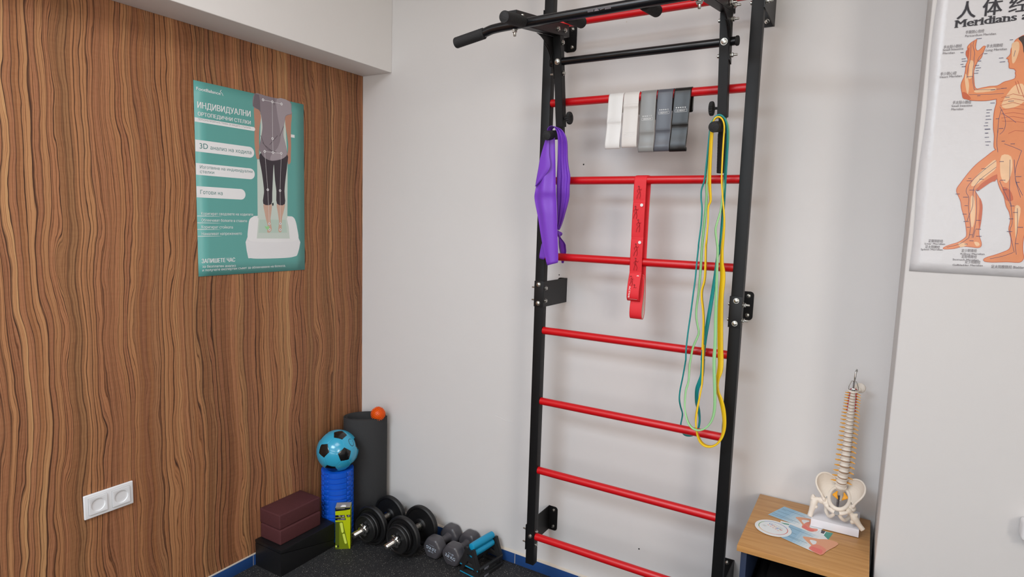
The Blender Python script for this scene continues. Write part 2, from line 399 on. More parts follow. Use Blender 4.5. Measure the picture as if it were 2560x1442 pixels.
D = {'P1corners':[(0.003,-0.8346,1.9288),(0.003,-0.3513,1.9332),(0.003,-0.3472,1.2255),(0.003,-0.8333,1.2294)],'P1':{'panel':[(275,627),(291,638),(391,629),(400,454),(396,222),(253,219),(255,450),(266,451)],'arm_l':[(246,652),(267,646),(274,626),(275,611),(268,575),(265,532),(265,502),(263,484),(265,457),(259,451),(252,455),(248,476),(244,515),(245,559),(246,589),(244,619)],'arm_r':[(393,645),(423,653),(420,614),(418,567),(419,520),(417,488),(416,456),(407,445),(401,451),(400,486),(404,518),(400,555),(394,586),(390,616)],'leg_l':[(282,278),(318,279),(318,248),(313,217),(316,192),(318,173),(307,161),(296,165),(300,185),(293,210),(286,241)],'leg_r':[(345,281),(383,282),(378,250),(370,224),(367,192),(366,167),(356,162),(350,173),(354,205),(349,243)],'pants_l':[(265,457),(272,418),(277,391),(283,346),(284,321),(280,277),(318,277),(323,323),(326,367),(331,433),(335,439),(336,480),(277,479)],'pants_r':[(331,479),(331,439),(333,433),(337,374),(343,331),(345,280),(384,280),(383,333),(390,391),(398,442),(398,486)],'shirt':[(248,702),(293,703),(336,702),(415,702),(422,665),(425,653),(395,640),(388,616),(382,590),(381,559),(389,532),(397,498),(398,483),(376,465),(338,453),(313,452),(287,461),(272,479),(264,493),(273,533),(281,576),(278,612),(273,635),(266,643),(239,653)],'sleeve':[(248,702),(268,701),(272,677),(273,635),(266,643),(239,653)],'light':[(351,701),(413,701),(421,665),(422,654),(393,642),(386,613),(380,590),(380,559),(388,532),(395,498),(396,484),(375,466),(340,456),(316,454),(324,478),(351,506),(366,545),(363,588),(353,636)],'base_side':[(206,145),(206,68),(218,60),(268,56),(380,55),(428,59),(448,72),(453,138),(324,122)],'base_top':[(206,145),(210,184),(216,212),(232,224),(254,228),(399,230),(426,226),(438,210),(446,180),(453,136),(437,126),(381,122),(324,121),(251,124),(216,129)],'tray':[(257,219),(393,222),(402,186),(407,136),(248,138),(253,185)],'tray_in':[(262,213),(387,215),(394,161),(256,160)],'pole':[(416,569),(437,569),(437,557),(416,557)],'folds':[[(273,545),(288,511),(324,490)],[(281,519),(306,494),(346,488)],[(382,597),(363,554)],[(336,701),(338,673)],[(352,555),(314,514)]],'chips':[[(2,575),(111,573),(244,575),(248,567),(244,559),(111,558),(2,559)]],'pills':[[(3,494),(242,496),(241,454),(2,452)],[(1,412),(243,412),(241,371),(1,369)],[(-1,328),(200,331),(199,289),(0,289)]],'rules':[[(0,222),(102,221)],[(-1,197),(98,196)],[(-1,173),(97,171)],[(0,148),(100,146)]],'dots':[(286,685),(329,685),(373,684),(328,540),(290,485),(329,485),(369,486),(302,334),(361,334),(307,197),(308,173),(361,198),(360,173)],'links':[[(286,685),(329,685),(373,684)],[(329,685),(328,540),(329,485)],[(290,485),(329,485),(369,486)],[(290,485),(302,334),(307,197)],[(369,486),(361,334),(361,198)]],'toe':[(285,188),(294,185),(305,188),(305,176),(294,174)],'device_mark':[(321,281),(328,283),(329,275),(325,269),(322,273)],'logo':[(107,688),(102,681),(109,677),(114,668)],'text':[('FootBalance',(10,670),(104,669),11),('ИНДИВИДУАЛНИ',(12,608),(229,610),21),('ОРТОПЕДИЧНИ СТЕЛКИ',(13,581),(229,581),13)],'text_teal':[('3D',(17,465),(49,466),19),('анализ на ходила',(58,466),(229,467),14),('Изготвяне на индивидуални',(16,394),(233,395),11),('стелки',(16,377),(71,378),11),('Готови на',(15,302),(103,302),14)],'text_small':[('ПЕРСОНАЛИЗИРАНА ГРИЖА ЗА ВАШИТЕ СТЪПАЛА',(14,565),(228,564),6)],'text_low':[('Коригират сводовете на ходилата',(16,226),(232,228),10),('Облекчават болките в ставите',(16,202),(205,202),10),('Коригират стойката',(16,177),(143,177),10),('Намаляват напрежението',(16,152),(181,153),10),('за безплатен анализ',(15,32),(152,29),9),('и получете експертен съвет за облекчаване на болката.',(15,18),(384,18),9)],'text_bold':[('ЗАПИШЕТЕ ЧАС',(13,49),(150,49),15)]},'C':{'corner':[(16.5,70.1),(4.0,735.2),(237.7,71.9)],'inner':[(22.5,85.4),(17.0,725.7)],'arm':[(96.3,631.6),(88.4,627.2),(82.2,621.3),(79.0,614.8),(79.9,609.3),(77.6,605.9),(78.0,596.8),(81.7,589.2),(82.7,583.7),(79.8,573.1),(80.1,562.2),(79.0,545.9),(75.7,535.2),(74.7,524.3),(78.2,507.5),(81.6,495.4),(88.8,492.1),(101.3,487.9),(126.9,485.6),(146.5,487.8),(163.2,488.4),(175.8,506.9),(179.5,527.8),(165.1,529.1),(156.6,527.2),(145.7,520.1),(131.1,519.6),(116.5,517.5),(104.6,517.3),(99.4,540.4),(97.8,558.6),(100.9,572.7),(103.3,579.7),(108.6,586.3),(111.4,596.8),(114.5,610.7),(114.2,613.8),(109.8,613.9),(105.1,608.2),(100.9,605.1),(97.8,607.2),(95.9,614.6),(96.5,628.9)],'torso':[(177.4,535.1),(166.4,529.9),(156.6,527.2),(148.8,518.1),(146.5,487.8),(147.1,478.8),(145.5,468.1),(144.7,455.5),(145.4,437.4),(147.1,419.2),(150.2,402.3),(152.0,376.6),(157.9,367.7),(163.1,358.9),(198.3,355.4),(240.2,356.7),(250.3,387.4),(242.8,463.7),(245.8,475.3),(240.5,501.7),(222.3,518.8),(210.1,530.3),(207.8,554.9),(177.3,550.9)],'leg_f':[(162.7,362.6),(160.8,346.6),(162.2,321.8),(165.1,301.8),(172.2,279.4),(182.0,259.5),(188.1,237.1),(195.4,222.2),(199.3,202.4),(198.2,182.3),(204.0,162.5),(205.7,145.0),(202.7,134.8),(192.4,127.9),(179.0,120.9),(165.4,115.0),(157.8,109.4),(159.4,103.1),(174.8,101.5),(202.7,103.9),(222.4,103.9),(229.9,106.8),(233.5,116.3),(230.3,133.6),(228.6,161.0),(232.0,185.9),(233.5,210.7),(226.1,237.6),(229.5,272.0),(237.4,308.5),(241.4,344.6),(240.5,363.9)],'leg_b':[(162.8,361.4),(155.6,370.3),(139.0,354.6),(120.5,335.0),(106.0,312.5),(95.3,292.3),(89.1,279.5),(89.4,269.2),(94.2,259.0),(99.5,246.2),(103.3,228.2),(110.4,207.8),(115.6,184.8),(118.3,166.8),(115.9,158.9),(104.2,148.1),(87.8,140.8),(77.6,135.1),(74.3,131.0),(78.2,128.5),(97.3,130.8),(113.7,136.8),(130.5,136.3),(143.0,135.1),(149.9,138.5),(150.0,148.8),(144.4,165.2),(142.7,183.0),(142.9,203.5),(144.4,226.4),(142.4,241.5),(135.9,256.7),(128.6,269.3),(127.1,274.4),(137.3,285.7),(152.7,294.4),(165.1,301.8)],'head':[(184.0,630.5),(177.1,627.0),(169.2,621.0),(165.2,610.1),(162.6,599.9),(162.5,589.4),(156.5,581.2),(157.8,579.0),(160.2,577.8),(160.1,573.8),(162.0,569.2),(162.4,564.7),(163.8,557.5),(171.2,555.0),(174.2,553.0),(178.0,543.8),(177.5,533.3),(195.3,524.7),(210.1,530.3),(207.8,554.9),(217.1,573.0),(215.9,599.0),(206.9,620.7),(195.0,629.1)],'hair':[(174.5,623.8),(184.2,629.1),(195.0,630.0),(208.2,621.4),(217.3,598.9),(217.2,571.3),(207.8,554.9),(199.9,578.3),(188.1,588.3),(185.0,602.6),(181.2,613.5)],'ribs':[[(155.7,490.7),(176.6,498.0),(197.4,491.1)],[(155.1,481.8),(177.6,487.3),(198.4,481.3)],[(155.2,472.8),(178.5,478.3),(199.4,470.7)],[(157.0,461.9),(179.7,465.8),(200.3,460.9)],[(158.6,452.9),(180.7,455.1),(201.4,450.2)],[(160.2,443.8),(181.6,446.1),(202.3,440.4)],[(162.3,436.5),(182.6,435.3),(203.2,430.6)],[(178.2,526.2),(188.1,497.1)],[(182.3,527.6),(197.8,487.6)],[(176.7,406.9),(189.0,413.5),(205.1,411.0)]],'mer':[[(91.4,627.7),(90.1,617.1),(94.5,602.2),(95.1,587.8),(95.7,573.3),(95.1,555.3),(98.2,529.6),(102.7,512.9)],[(86.0,621.2),(87.2,599.4),(87.4,581.4),(85.5,568.9),(84.7,552.6),(85.3,541.7)],[(102.7,512.9),(116.9,512.6),(134.8,511.2),(158.1,511.9)],[(93.1,502.7),(110.5,501.7),(132.9,500.5),(159.2,500.3)],[(111.9,598.5),(105.3,590.3),(101.7,580.8)],[(154.8,470.2),(163.7,452.5),(169.4,430.7),(167.3,414.6),(160.8,405.9)],[(158.3,463.7),(155.5,438.6),(156.8,409.7)],[(160.6,454.5),(176.1,442.8),(188.7,431.4)],[(171.4,597.1),(169.9,583.3)],[(160.1,344.2),(141.7,325.9),(121.4,302.2),(109.8,282.0),(108.9,269.3),(115.3,256.5),(116.1,236.1),(120.8,208.0),(125.0,185.0),(124.2,159.3)],[(161.5,329.2),(146.8,314.5),(133.9,300.9),(123.3,282.0),(122.6,266.8),(124.4,236.2),(119.3,213.1),(116.5,197.7)],[(127.3,271.8),(130.6,251.6),(133.2,223.6),(133.9,200.7),(132.7,180.2),(130.4,159.5)],[(156.1,418.3),(157.1,386.3),(161.2,363.9)],[(193.4,345.8),(199.6,301.5),(205.4,281.8),(213.6,257.2)],[(205.0,366.2),(198.2,326.1),(201.0,296.6),(217.0,262.1)],[(185.6,346.0),(191.7,271.9),(197.8,238.5)],[(170.5,296.8),(183.0,269.4),(197.8,238.5)],[(171.3,383.3),(188.7,375.3),(205.0,366.2)],[(197.8,238.5),(203.7,197.5),(201.6,177.4),(214.2,127.8)],[(210.1,232.4),(214.6,185.4),(214.3,147.9),(218.6,123.0)],[(82.0,134.0),(106.8,143.0),(124.2,159.3)],[(169.9,110.1),(193.4,117.8),(212.3,127.7)],[(134.9,179.0),(132.5,159.6)]],'light':[[(168.9,356.3),(186.9,353.3),(191.9,321.3),(184.9,291.8),(174.0,301.8),(168.7,326.6)],[(157.8,346.7),(141.3,329.6),(123.3,304.8),(116.6,287.1),(125.0,285.8),(147.3,309.5),(160.8,325.5)],[(119.2,259.1),(125.6,256.6),(131.0,221.0),(130.7,190.4),(125.8,187.6),(120.7,231.1)],[(205.7,237.3),(215.9,232.5),(215.4,197.8),(214.1,160.4),(208.5,197.6)],[(104.5,145.5),(117.1,146.0),(121.7,141.1),(109.6,135.3)],[(135.5,149.4),(143.9,148.5),(146.5,142.2),(140.6,139.4)],[(81.7,552.9),(87.3,541.5),(91.2,522.9),(90.6,504.7),(86.9,512.3),(81.5,538.4)],[(86.6,581.4),(94.2,580.6),(96.1,560.6),(94.7,542.6),(88.0,541.4),(87.9,559.6)],[(105.0,512.7),(140.3,515.2),(141.0,508.0),(107.1,506.2)],[(164.2,613.7),(175.3,615.9),(178.4,598.1),(173.8,572.4),(168.4,569.4),(165.1,596.1)],[(172.6,510.8),(185.9,520.2),(195.2,514.2),(198.6,478.7),(172.7,464.5),(157.3,474.5)]],'deep':[[(135.9,256.7),(143.3,239.0),(144.7,206.0),(143.0,180.5),(138.6,205.9),(138.2,231.3)],[(177.9,281.9),(192.4,274.4),(200.4,252.1),(188.9,249.6),(181.7,262.0)],[(130.4,271.9),(152.9,291.9),(164.3,299.4),(163.1,311.8),(140.6,294.5),(131.5,282.0)],[(79.6,509.3),(87.4,506.8),(97.7,493.2),(88.7,492.4),(81.7,495.9)],[(78.5,604.0),(83.6,614.3),(84.3,590.7),(82.2,589.1)]],'lab':[('人 体 经',(51.8,685.9),(187.4,685.9),30),('Meridians a',(50.8,663.7),(189.4,665.3),17),('手厥阴心包经',(72.8,646.5),(108.7,646.1),6),('Pericardium Meridian',(72.6,639.0),(131.5,637.4),5),('手太阳小肠经',(32.0,616.9),(68.3,616.4),6),('Small Intestine',(31.0,611.1),(71.9,610.2),5),('Meridian',(31.7,603.4),(55.5,602.6),5),('手太阴肺经',(116.1,609.6),(147.2,608.7),6),('Lung Meridian',(115.8,601.3),(155.2,599.9),5),('手少阴心经',(30.9,553.6),(63.3,553.2),6),('Heart Meridian',(30.9,546.9),(74.7,546.3),5),('手太阳小肠经',(62.0,482.9),(98.8,481.8),6),('Small Intestine',(60.7,475.6),(101.7,474.7),5),('Meridian',(61.0,467.8),(84.9,467.4),5),('足厥阴肝经',(42.9,144.9),(73.0,145.1),6),('Liver Meridian',(36.2,138.7),(77.6,139.6),4.5),('足太阴脾经',(37.6,129.7),(67.9,130.1),6),('Spleen Meridian',(28.6,123.9),(74.2,125.2),4.5),('足少阴肾经',(112.3,124.0),(142.5,125.1),6),('Kidney Meridian',(111.3,117.2),(158.5,118.7),4.5),('足阳明胃经',(113.7,109.5),(143.9,110.2),6),('Stomach Meridian',(96.7,102.2),(148.4,103.7),4.5),('足少阳胆经',(121.6,96.4),(152.3,97.3),6),('Gallbladder Meridian',(97.9,88.6),(157.4,90.9),4.5),('足太阳膀胱经 Bladder',(174.0,88.4),(236.0,90.4),6)],'ticks':[(67.2,603.5),(70.8,588.5),(71.3,583.0),(69.7,575.9),(72.5,570.2),(95.4,632.6),(103.3,580.1),(98.2,570.3),(100.2,564.2),(100.8,558.3),(98.3,552.2),(85.4,545.3),(113.6,596.2),(142.7,582.7),(145.0,573.6),(159.1,622.2),(136.3,479.9),(130.3,464.6),(130.9,457.8),(130.2,450.1),(130.9,442.2),(130.2,434.3),(128.6,427.4),(131.6,419.1),(132.4,409.9),(134.2,510.3),(153.7,512.3),(109.3,498.7),(162.9,491.1),(169.6,481.7),(150.1,442.6),(158.1,419.5),(131.0,419.5),(132.9,410.0),(132.8,400.1),(134.8,389.6),(136.5,381.6),(133.6,326.0),(107.4,297.3),(110.0,302.9),(131.8,300.9),(114.7,274.9),(128.1,274.4),(88.3,265.4),(103.7,257.7),(108.7,237.3),(106.4,216.7),(110.1,198.8),(117.7,184.8),(134.8,202.0),(135.7,180.8),(124.5,167.0),(125.9,152.1),(138.3,163.7),(117.3,143.5),(166.3,342.0),(171.4,298.1),(180.5,275.6),(195.9,237.7),(200.1,306.4),(202.4,292.9),(196.8,207.3),(195.7,177.2),(214.2,149.1),(203.2,222.4),(214.4,187.8),(165.7,389.6),(183.1,382.8)]},'L':{'A':[(1945,-68),(1909,-158),(2052,-192),(2064,-106)],'C':[(1976,-189),(2109,-236),(2069,-332),(1964,-290)],'B_strip':[(1948,-178),(1972,-175),(1974,-195),(1951,-200)],'B_teal':[(2073,-174),(2092,-171),(2082,-223),(2069,-202)],'B':[(1948,-178),(2092,-171),(2082,-223),(1951,-211)],'A_arm':[(1985,-129),(1998,-118),(2028,-114),(2029,-140),(2028,-172),(2036,-175),(2050,-171),(2048,-189),(2032,-200),(2017,-193),(2008,-186),(2008,-168),(1994,-142)],'A_gap':[(2003,-136),(2024,-128),(2020,-150),(2015,-163)],'A_blush':[(2010,-167),(2018,-144),(2027,-138),(2029,-174),(2050,-173),(2048,-189),(2032,-200),(2017,-193),(2008,-186)],'A_red':[(2010,-183),(2016,-166),(2026,-180),(2041,-181),(2041,-194),(2032,-198),(2017,-192)],'C_arm':[(2017,-251),(2027,-243),(2050,-238),(2060,-236),(2084,-224),(2109,-236),(2079,-306),(2069,-332),(2040,-316),(2040,-303),(2043,-291),(2030,-273)],'C_gap':[(2036,-258),(2054,-256),(2049,-284)],'C_blush':[(2040,-315),(2043,-291),(2051,-277),(2063,-275),(2078,-286),(2081,-302),(2069,-332)],'C_red':[(2042,-314),(2045,-296),(2057,-297),(2072,-301),(2071,-323),(2067,-326)],'B_legs':[[(2054,-172),(2058,-170),(2054,-188),(2048,-192)],[(2061,-170),(2072,-170),(2068,-192),(2060,-191)]],'lines':[[(1943,-87),(2011,-109)],[(1941,-92),(1954,-99)],[(1932,-114),(1968,-124)],[(1921,-133),(2000,-163)],[(1918,-146),(1981,-162)],[(1975,-208),(2042,-231)],[(1976,-221),(1985,-222)],[(1985,-242),(1999,-245)],[(1979,-266),(2032,-284)],[(1978,-271),(2012,-285)]],'disc':[(1882,-258),(1981,-235),(1928,-191),(1946,-302),(1911,-202),(1965,-289)],'pills':[]},'N':{'teal':[(1.6808,-0.268,1.7722,80,9),(1.679,-0.27,1.7578,80,9),(1.6759,-0.265,1.7145,80,9),(1.6707,-0.255,1.6358,85,9),(1.6668,-0.25,1.6039,85,9),(1.6591,-0.245,1.5782,80,9),(1.6588,-0.24,1.549,80,9),(1.6631,-0.24,1.5227,80,9),(1.6624,-0.235,1.4732,80,9),(1.6575,-0.23,1.4162,80,9),(1.6561,-0.225,1.3996,80,9),(1.6533,-0.222,1.3556,80,9),(1.6514,-0.22,1.3015,80,9),(1.6482,-0.22,1.2568,80,9),(1.6434,-0.218,1.1891,80,9),(1.6379,-0.215,1.1253,80,9),(1.6349,-0.213,1.0739,80,9),(1.6352,-0.21,1.0403,80,9),(1.633,-0.205,1.0281,80,9),(1.6267,-0.2,0.9802,80,9),(1.6179,-0.19,0.9301,80,9),(1.6162,-0.185,0.8981,80,9),(1.6172,-0.17,0.8709,75,9),(1.6211,-0.155,0.844,70,9),(1.6187,-0.148,0.8225,75,9),(1.6156,-0.145,0.8017,80,9),(1.6179,-0.143,0.7823,85,10),(1.6285,-0.142,0.7685,85,10),(1.6438,-0.142,0.7669,85,10),(1.6595,-0.142,0.7739,80,10),(1.6713,-0.143,0.791,70,10),(1.676,-0.145,0.814,60,11),(1.6765,-0.148,0.8363,60,12),(1.6741,-0.16,0.8673,40,13),(1.6713,-0.175,0.8916,30,13),(1.6718,-0.19,0.9232,30,13),(1.6755,-0.2,0.9491,20,13),(1.6825,-0.205,0.972,5,13),(1.6887,-0.208,0.9963,5,12),(1.6895,-0.21,1.0261,5,12),(1.6896,-0.212,1.049,0,12),(1.6892,-0.215,1.0491,0,12),(1.6923,-0.218,1.1075,0,12),(1.7003,-0.222,1.1832,10,12),(1.7079,-0.225,1.2576,25,12),(1.7132,-0.23,1.3188,45,11),(1.7176,-0.235,1.3743,50,10),(1.7239,-0.24,1.4009,50,10),(1.7267,-0.245,1.4749,35,10),(1.7282,-0.25,1.5394,35,10),(1.7286,-0.255,1.619,35,10),(1.7299,-0.262,1.6814,40,10),(1.7288,-0.266,1.7279,50,10),(1.7259,-0.268,1.7589,60,10),(1.7188,-0.268,1.7825,75,9),(1.7057,-0.268,1.7945,80,9),(1.6929,-0.268,1.7912,80,9)],'yellow':[(1.6889,-0.285,1.7692,60,12),(1.6883,-0.285,1.749,40,13),(1.6869,-0.28,1.6965,40,13),(1.6865,-0.27,1.6183,45,13),(1.6885,-0.265,1.5802,50,13),(1.692,-0.262,1.545,60,13),(1.6864,-0.26,1.5256,70,13),(1.6879,-0.258,1.4802,75,13),(1.6866,-0.255,1.4245,85,13),(1.6849,-0.25,1.4016,90,13),(1.6871,-0.248,1.342,92,13),(1.6865,-0.246,1.301,92,13),(1.6809,-0.245,1.274,92,13),(1.6812,-0.244,1.2472,92,13),(1.6874,-0.243,1.2088,92,13),(1.691,-0.242,1.1725,92,13),(1.6922,-0.24,1.1233,92,13),(1.6924,-0.238,1.086,92,13),(1.6937,-0.236,1.0982,92,14),(1.6964,-0.236,1.0322,88,14),(1.6979,-0.238,0.9839,85,14),(1.697,-0.24,0.9618,80,14),(1.6935,-0.242,0.9326,75,15),(1.6899,-0.245,0.8989,70,15),(1.6878,-0.248,0.8655,68,16),(1.6908,-0.25,0.8373,75,16),(1.6992,-0.25,0.8073,90,16),(1.7133,-0.25,0.7878,95,16),(1.7339,-0.25,0.7829,95,16),(1.7544,-0.25,0.7935,90,16),(1.7685,-0.25,0.8166,70,17),(1.7749,-0.25,0.8457,55,17),(1.7743,-0.25,0.8765,45,17),(1.7685,-0.25,0.9106,35,17),(1.7593,-0.25,0.9396,35,17),(1.7497,-0.248,0.9594,50,17),(1.7462,-0.246,0.9803,65,17),(1.7458,-0.245,1.002,50,17),(1.7497,-0.243,1.0241,15,17),(1.7505,-0.242,1.0459,10,17),(1.7479,-0.24,1.08,8,17),(1.749,-0.242,1.0627,10,17),(1.7435,-0.244,1.1424,10,17),(1.7398,-0.246,1.2145,15,17),(1.7391,-0.248,1.2624,25,17),(1.7408,-0.25,1.3055,20,17),(1.7393,-0.252,1.3338,25,17),(1.7355,-0.254,1.3572,40,16),(1.7342,-0.256,1.3994,55,15),(1.7365,-0.262,1.4428,60,14),(1.7364,-0.266,1.491,70,14),(1.7289,-0.27,1.5545,80,13),(1.7237,-0.275,1.6017,80,13),(1.7225,-0.28,1.6641,75,13),(1.7231,-0.285,1.7257,75,13),(1.7228,-0.287,1.7594,75,12),(1.7166,-0.288,1.778,80,12),(1.706,-0.288,1.7854,80,12),(1.6961,-0.288,1.7823,80,12)],'green':[(1.6744,-0.25,1.772,70,10),(1.6749,-0.25,1.7163,70,10),(1.6742,-0.245,1.6204,70,10),(1.6723,-0.242,1.5882,60,10),(1.6746,-0.24,1.5556,50,10),(1.6734,-0.238,1.5065,45,10),(1.6706,-0.236,1.4402,45,10),(1.669,-0.234,1.4004,45,10),(1.6688,-0.232,1.34,48,10),(1.667,-0.23,1.2667,55,10),(1.6631,-0.228,1.217,60,10),(1.6637,-0.228,1.185,60,10),(1.6699,-0.228,1.1559,60,10),(1.6748,-0.228,1.1367,60,10),(1.6711,-0.228,1.1188,62,10),(1.6598,-0.228,1.0849,62,10),(1.6549,-0.228,1.0465,62,10),(1.6532,-0.23,1.0245,60,10),(1.6542,-0.235,0.976,65,10),(1.6495,-0.24,0.9492,65,10),(1.6494,-0.245,0.9186,65,10),(1.6519,-0.25,0.8931,70,10),(1.6597,-0.258,0.8694,80,10),(1.6714,-0.266,0.8491,88,10),(1.6866,-0.272,0.8382,92,10),(1.7048,-0.276,0.8373,94,10),(1.7215,-0.277,0.845,92,10),(1.7351,-0.277,0.8611,80,10),(1.7439,-0.276,0.8819,60,10),(1.748,-0.275,0.9109,40,10),(1.7464,-0.274,0.9518,30,10),(1.7424,-0.273,0.9965,25,10),(1.7377,-0.272,1.0454,20,10),(1.7356,-0.272,1.0838,20,10),(1.7368,-0.272,1.0664,20,10),(1.7354,-0.272,1.1335,22,10),(1.7324,-0.272,1.1929,25,10),(1.7296,-0.272,1.2637,35,9),(1.7268,-0.27,1.334,45,9),(1.7239,-0.268,1.3992,50,9),(1.7201,-0.266,1.4195,55,9),(1.713,-0.264,1.4581,60,9),(1.7176,-0.262,1.4874,65,9),(1.7231,-0.26,1.5165,65,9),(1.7243,-0.257,1.5455,65,9),(1.726,-0.25,1.6194,60,9),(1.7281,-0.248,1.6988,60,9),(1.7281,-0.248,1.7397,60,9),(1.7236,-0.248,1.7697,70,9),(1.7144,-0.248,1.7875,80,9),(1.7015,-0.248,1.7945,80,9),(1.6862,-0.248,1.7885,80,9)]},'U':{'A':[(1.1477,1.7818,1.1696,1.7871,-0.285),(1.1417,1.7596,1.1701,1.762,-0.288),(1.1377,1.7524,1.1706,1.751,-0.288),(1.1263,1.7178,1.171,1.7163,-0.286),(1.116,1.6809,1.1731,1.6795,-0.284),(1.1088,1.6436,1.1743,1.6426,-0.282),(1.1004,1.606,1.1759,1.6055,-0.28),(1.0987,1.5674,1.1826,1.5676,-0.288),(1.0887,1.5512,1.1794,1.5518,-0.276),(1.102,1.5109,1.1852,1.5122,-0.28),(1.1092,1.4823,1.186,1.484,-0.277),(1.1172,1.4343,1.1866,1.4367,-0.272),(1.1244,1.3958,1.1883,1.3986,-0.268),(1.1337,1.3573,1.1891,1.3602,-0.264),(1.1438,1.3138,1.1891,1.3273,-0.26)],'fold':[(1.1414,1.7534,1.1552,1.7528,-0.293),(1.1301,1.7169,1.1546,1.716,-0.293),(1.121,1.6893,1.1553,1.6884,-0.292),(1.1168,1.6727,1.1597,1.6717,-0.291),(1.1143,1.6579,1.1608,1.657,-0.29),(1.1115,1.643,1.1577,1.6441,-0.289),(1.1068,1.6244,1.1434,1.6277,-0.287),(1.1031,1.6056,1.1264,1.6101,-0.286),(1.0997,1.5867,1.1044,1.5886,-0.284)],'B':[(1.1676,1.7875,1.1702,1.7863,-0.282),(1.1693,1.7813,1.1909,1.7793,-0.281),(1.173,1.7721,1.2001,1.7699,-0.28),(1.1757,1.7576,1.2091,1.7552,-0.278),(1.1731,1.7403,1.2111,1.7387,-0.27),(1.1683,1.7194,1.2083,1.718,-0.26),(1.164,1.6832,1.2047,1.6821,-0.25),(1.1598,1.6463,1.2075,1.6455,-0.242),(1.1576,1.6219,1.2136,1.6213,-0.238),(1.1565,1.5993,1.2079,1.5991,-0.234),(1.1553,1.5708,1.2068,1.5709,-0.23),(1.1533,1.5561,1.2042,1.5564,-0.224),(1.153,1.5332,1.1974,1.5337,-0.218),(1.1513,1.5042,1.1851,1.5048,-0.21),(1.1485,1.4789,1.1738,1.4795,-0.2),(1.1451,1.4573,1.1617,1.4577,-0.19),(1.1423,1.4393,1.1501,1.4396,-0.182)],'tail':[(1.1417,1.4214,1.15,1.4217,-0.178),(1.1408,1.4093,1.1531,1.4098,-0.172),(1.1377,1.399,1.1612,1.4,-0.165),(1.1348,1.3847,1.1685,1.3862,-0.158),(1.1334,1.3743,1.1649,1.3759,-0.152),(1.1343,1.36,1.1665,1.3617,-0.147),(1.1345,1.3497,1.1616,1.3512,-0.143),(1.137,1.3334,1.1574,1.3346,-0.142),(1.1441,1.3174,1.1536,1.318,-0.141)],'back':[(1.1053,1.3905,1.1241,1.3953,-0.232),(1.1005,1.3704,1.124,1.3716,-0.23),(1.0934,1.3351,1.119,1.3316,-0.228)],'knot':(1.1463,-0.18,1.4265)},'bands':[[(1.321,1.8971),(1.3732,1.8948),(1.3167,1.7178),(1.3678,1.716),(1.3191,1.8029)],[(1.3729,1.8948),(1.4281,1.8931),(1.3763,1.7203),(1.4264,1.7185),(1.3724,1.8493)],[(1.4336,1.8953),(1.4853,1.8947),(1.4334,1.7031),(1.4854,1.7015),(1.4355,1.7637)],[(1.4889,1.8944),(1.539,1.8963),(1.4871,1.705),(1.5373,1.7016),(1.4899,1.7682)],[(1.5408,1.8962),(1.5982,1.8965),(1.5385,1.7024),(1.5888,1.7),(1.5407,1.783)]],'redband':[(1.4242,1.6294),(1.4666,1.6289),(1.4251,1.5429),(1.4651,1.5433),(1.4253,1.4197),(1.4674,1.4214),(1.4272,1.3043),(1.4658,1.307),(1.4254,1.2156),(1.4668,1.2063),(1.429,1.1476),(1.472,1.1467),(1.4757,1.6009),(1.4707,1.2869),(1.4809,1.1946),(1.4815,1.1489)],'misc':{'socket':[-1.2443,0.459]}}

# ================================================================== setting
def slab(name, lo, hi, m, bevel=0):
    mb = MB(); mb.box(lo, hi, bevel, 3); return struct(mb.build(name, m))
slab('floor', (-.1, -4.9, -.1), (4.3, .1, 0), M['floor'])
slab('ceiling', (-.1, -4.9, 2.65), (4.3, .1, 2.75), M['ceiling'])
wl = slab('wall_left', (-.1, -4.8, 0), (0, 0, 2.65), M['veneer'])
wb = slab('wall_back', (-.1, 0, 0), (4.3, .1, 2.65), M['paint'])
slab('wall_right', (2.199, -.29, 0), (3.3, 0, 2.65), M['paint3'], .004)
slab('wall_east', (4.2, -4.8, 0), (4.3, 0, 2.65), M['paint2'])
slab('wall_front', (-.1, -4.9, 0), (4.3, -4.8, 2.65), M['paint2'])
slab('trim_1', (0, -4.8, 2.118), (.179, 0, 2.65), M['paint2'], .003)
# blue tile skirting with pale joints and a strip of filler on top
mb = MB(); mb.box((0, -4.8, 0), (.006, -.008, .046)); y = -.03
mb.mi = 1
while y > -3:
    mb.box((.002, y-.298, 0), (.008, y, .0455), .0012); y -= .301
mb.mi = 0; mb.box((0, -4.8, .0455), (.0065, -.008, .0495), .001)
struct(mb.build('baseboard_left', [M['grout'], M['tile']]))
mb = MB(); mb.box((0, -.006, 0), (2.199, 0, .046)); x = .008
mb.mi = 1
while x < 2.19:
    mb.box((x, -.008, 0), (min(x+.298, 2.199), -.002, .0455), .0012); x += .301
mb.mi = 0
pr = [(0, -.0065, .0455), (2.199, -.0065, .0455)]
N = 90
mb.grid([[(2.199*i/N, -.0066, .0455) for i in range(N+1)], [(2.199*i/N, -.004, .050+.004*abs(math.sin(i*.7)*math.sin(i*.23+1))) for i in range(N+1)], [(2.199*i/N, .001, .053+.005*abs(math.sin(i*.5+2)*math.sin(i*.31))) for i in range(N+1)]])
struct(mb.build('baseboard_back', [M['grout'], M['tile']]))
for (x, z, r) in ((1.1503, 1.6881, .003), (1.0653, 1.2597, .0025), (1.66, 2.05, .0022), (1.295, 2.19, .002), (1.45, .236, .003)):
    mb = MB(); mb.lathe([(r, -.0006), (r, .0002), (r*.4, .0004)], (x, -.0004, z), (0, -1, 0), 10); mb.build('screw_hole', M['socketdark'] if r > .0024 else M['grout'], wb)
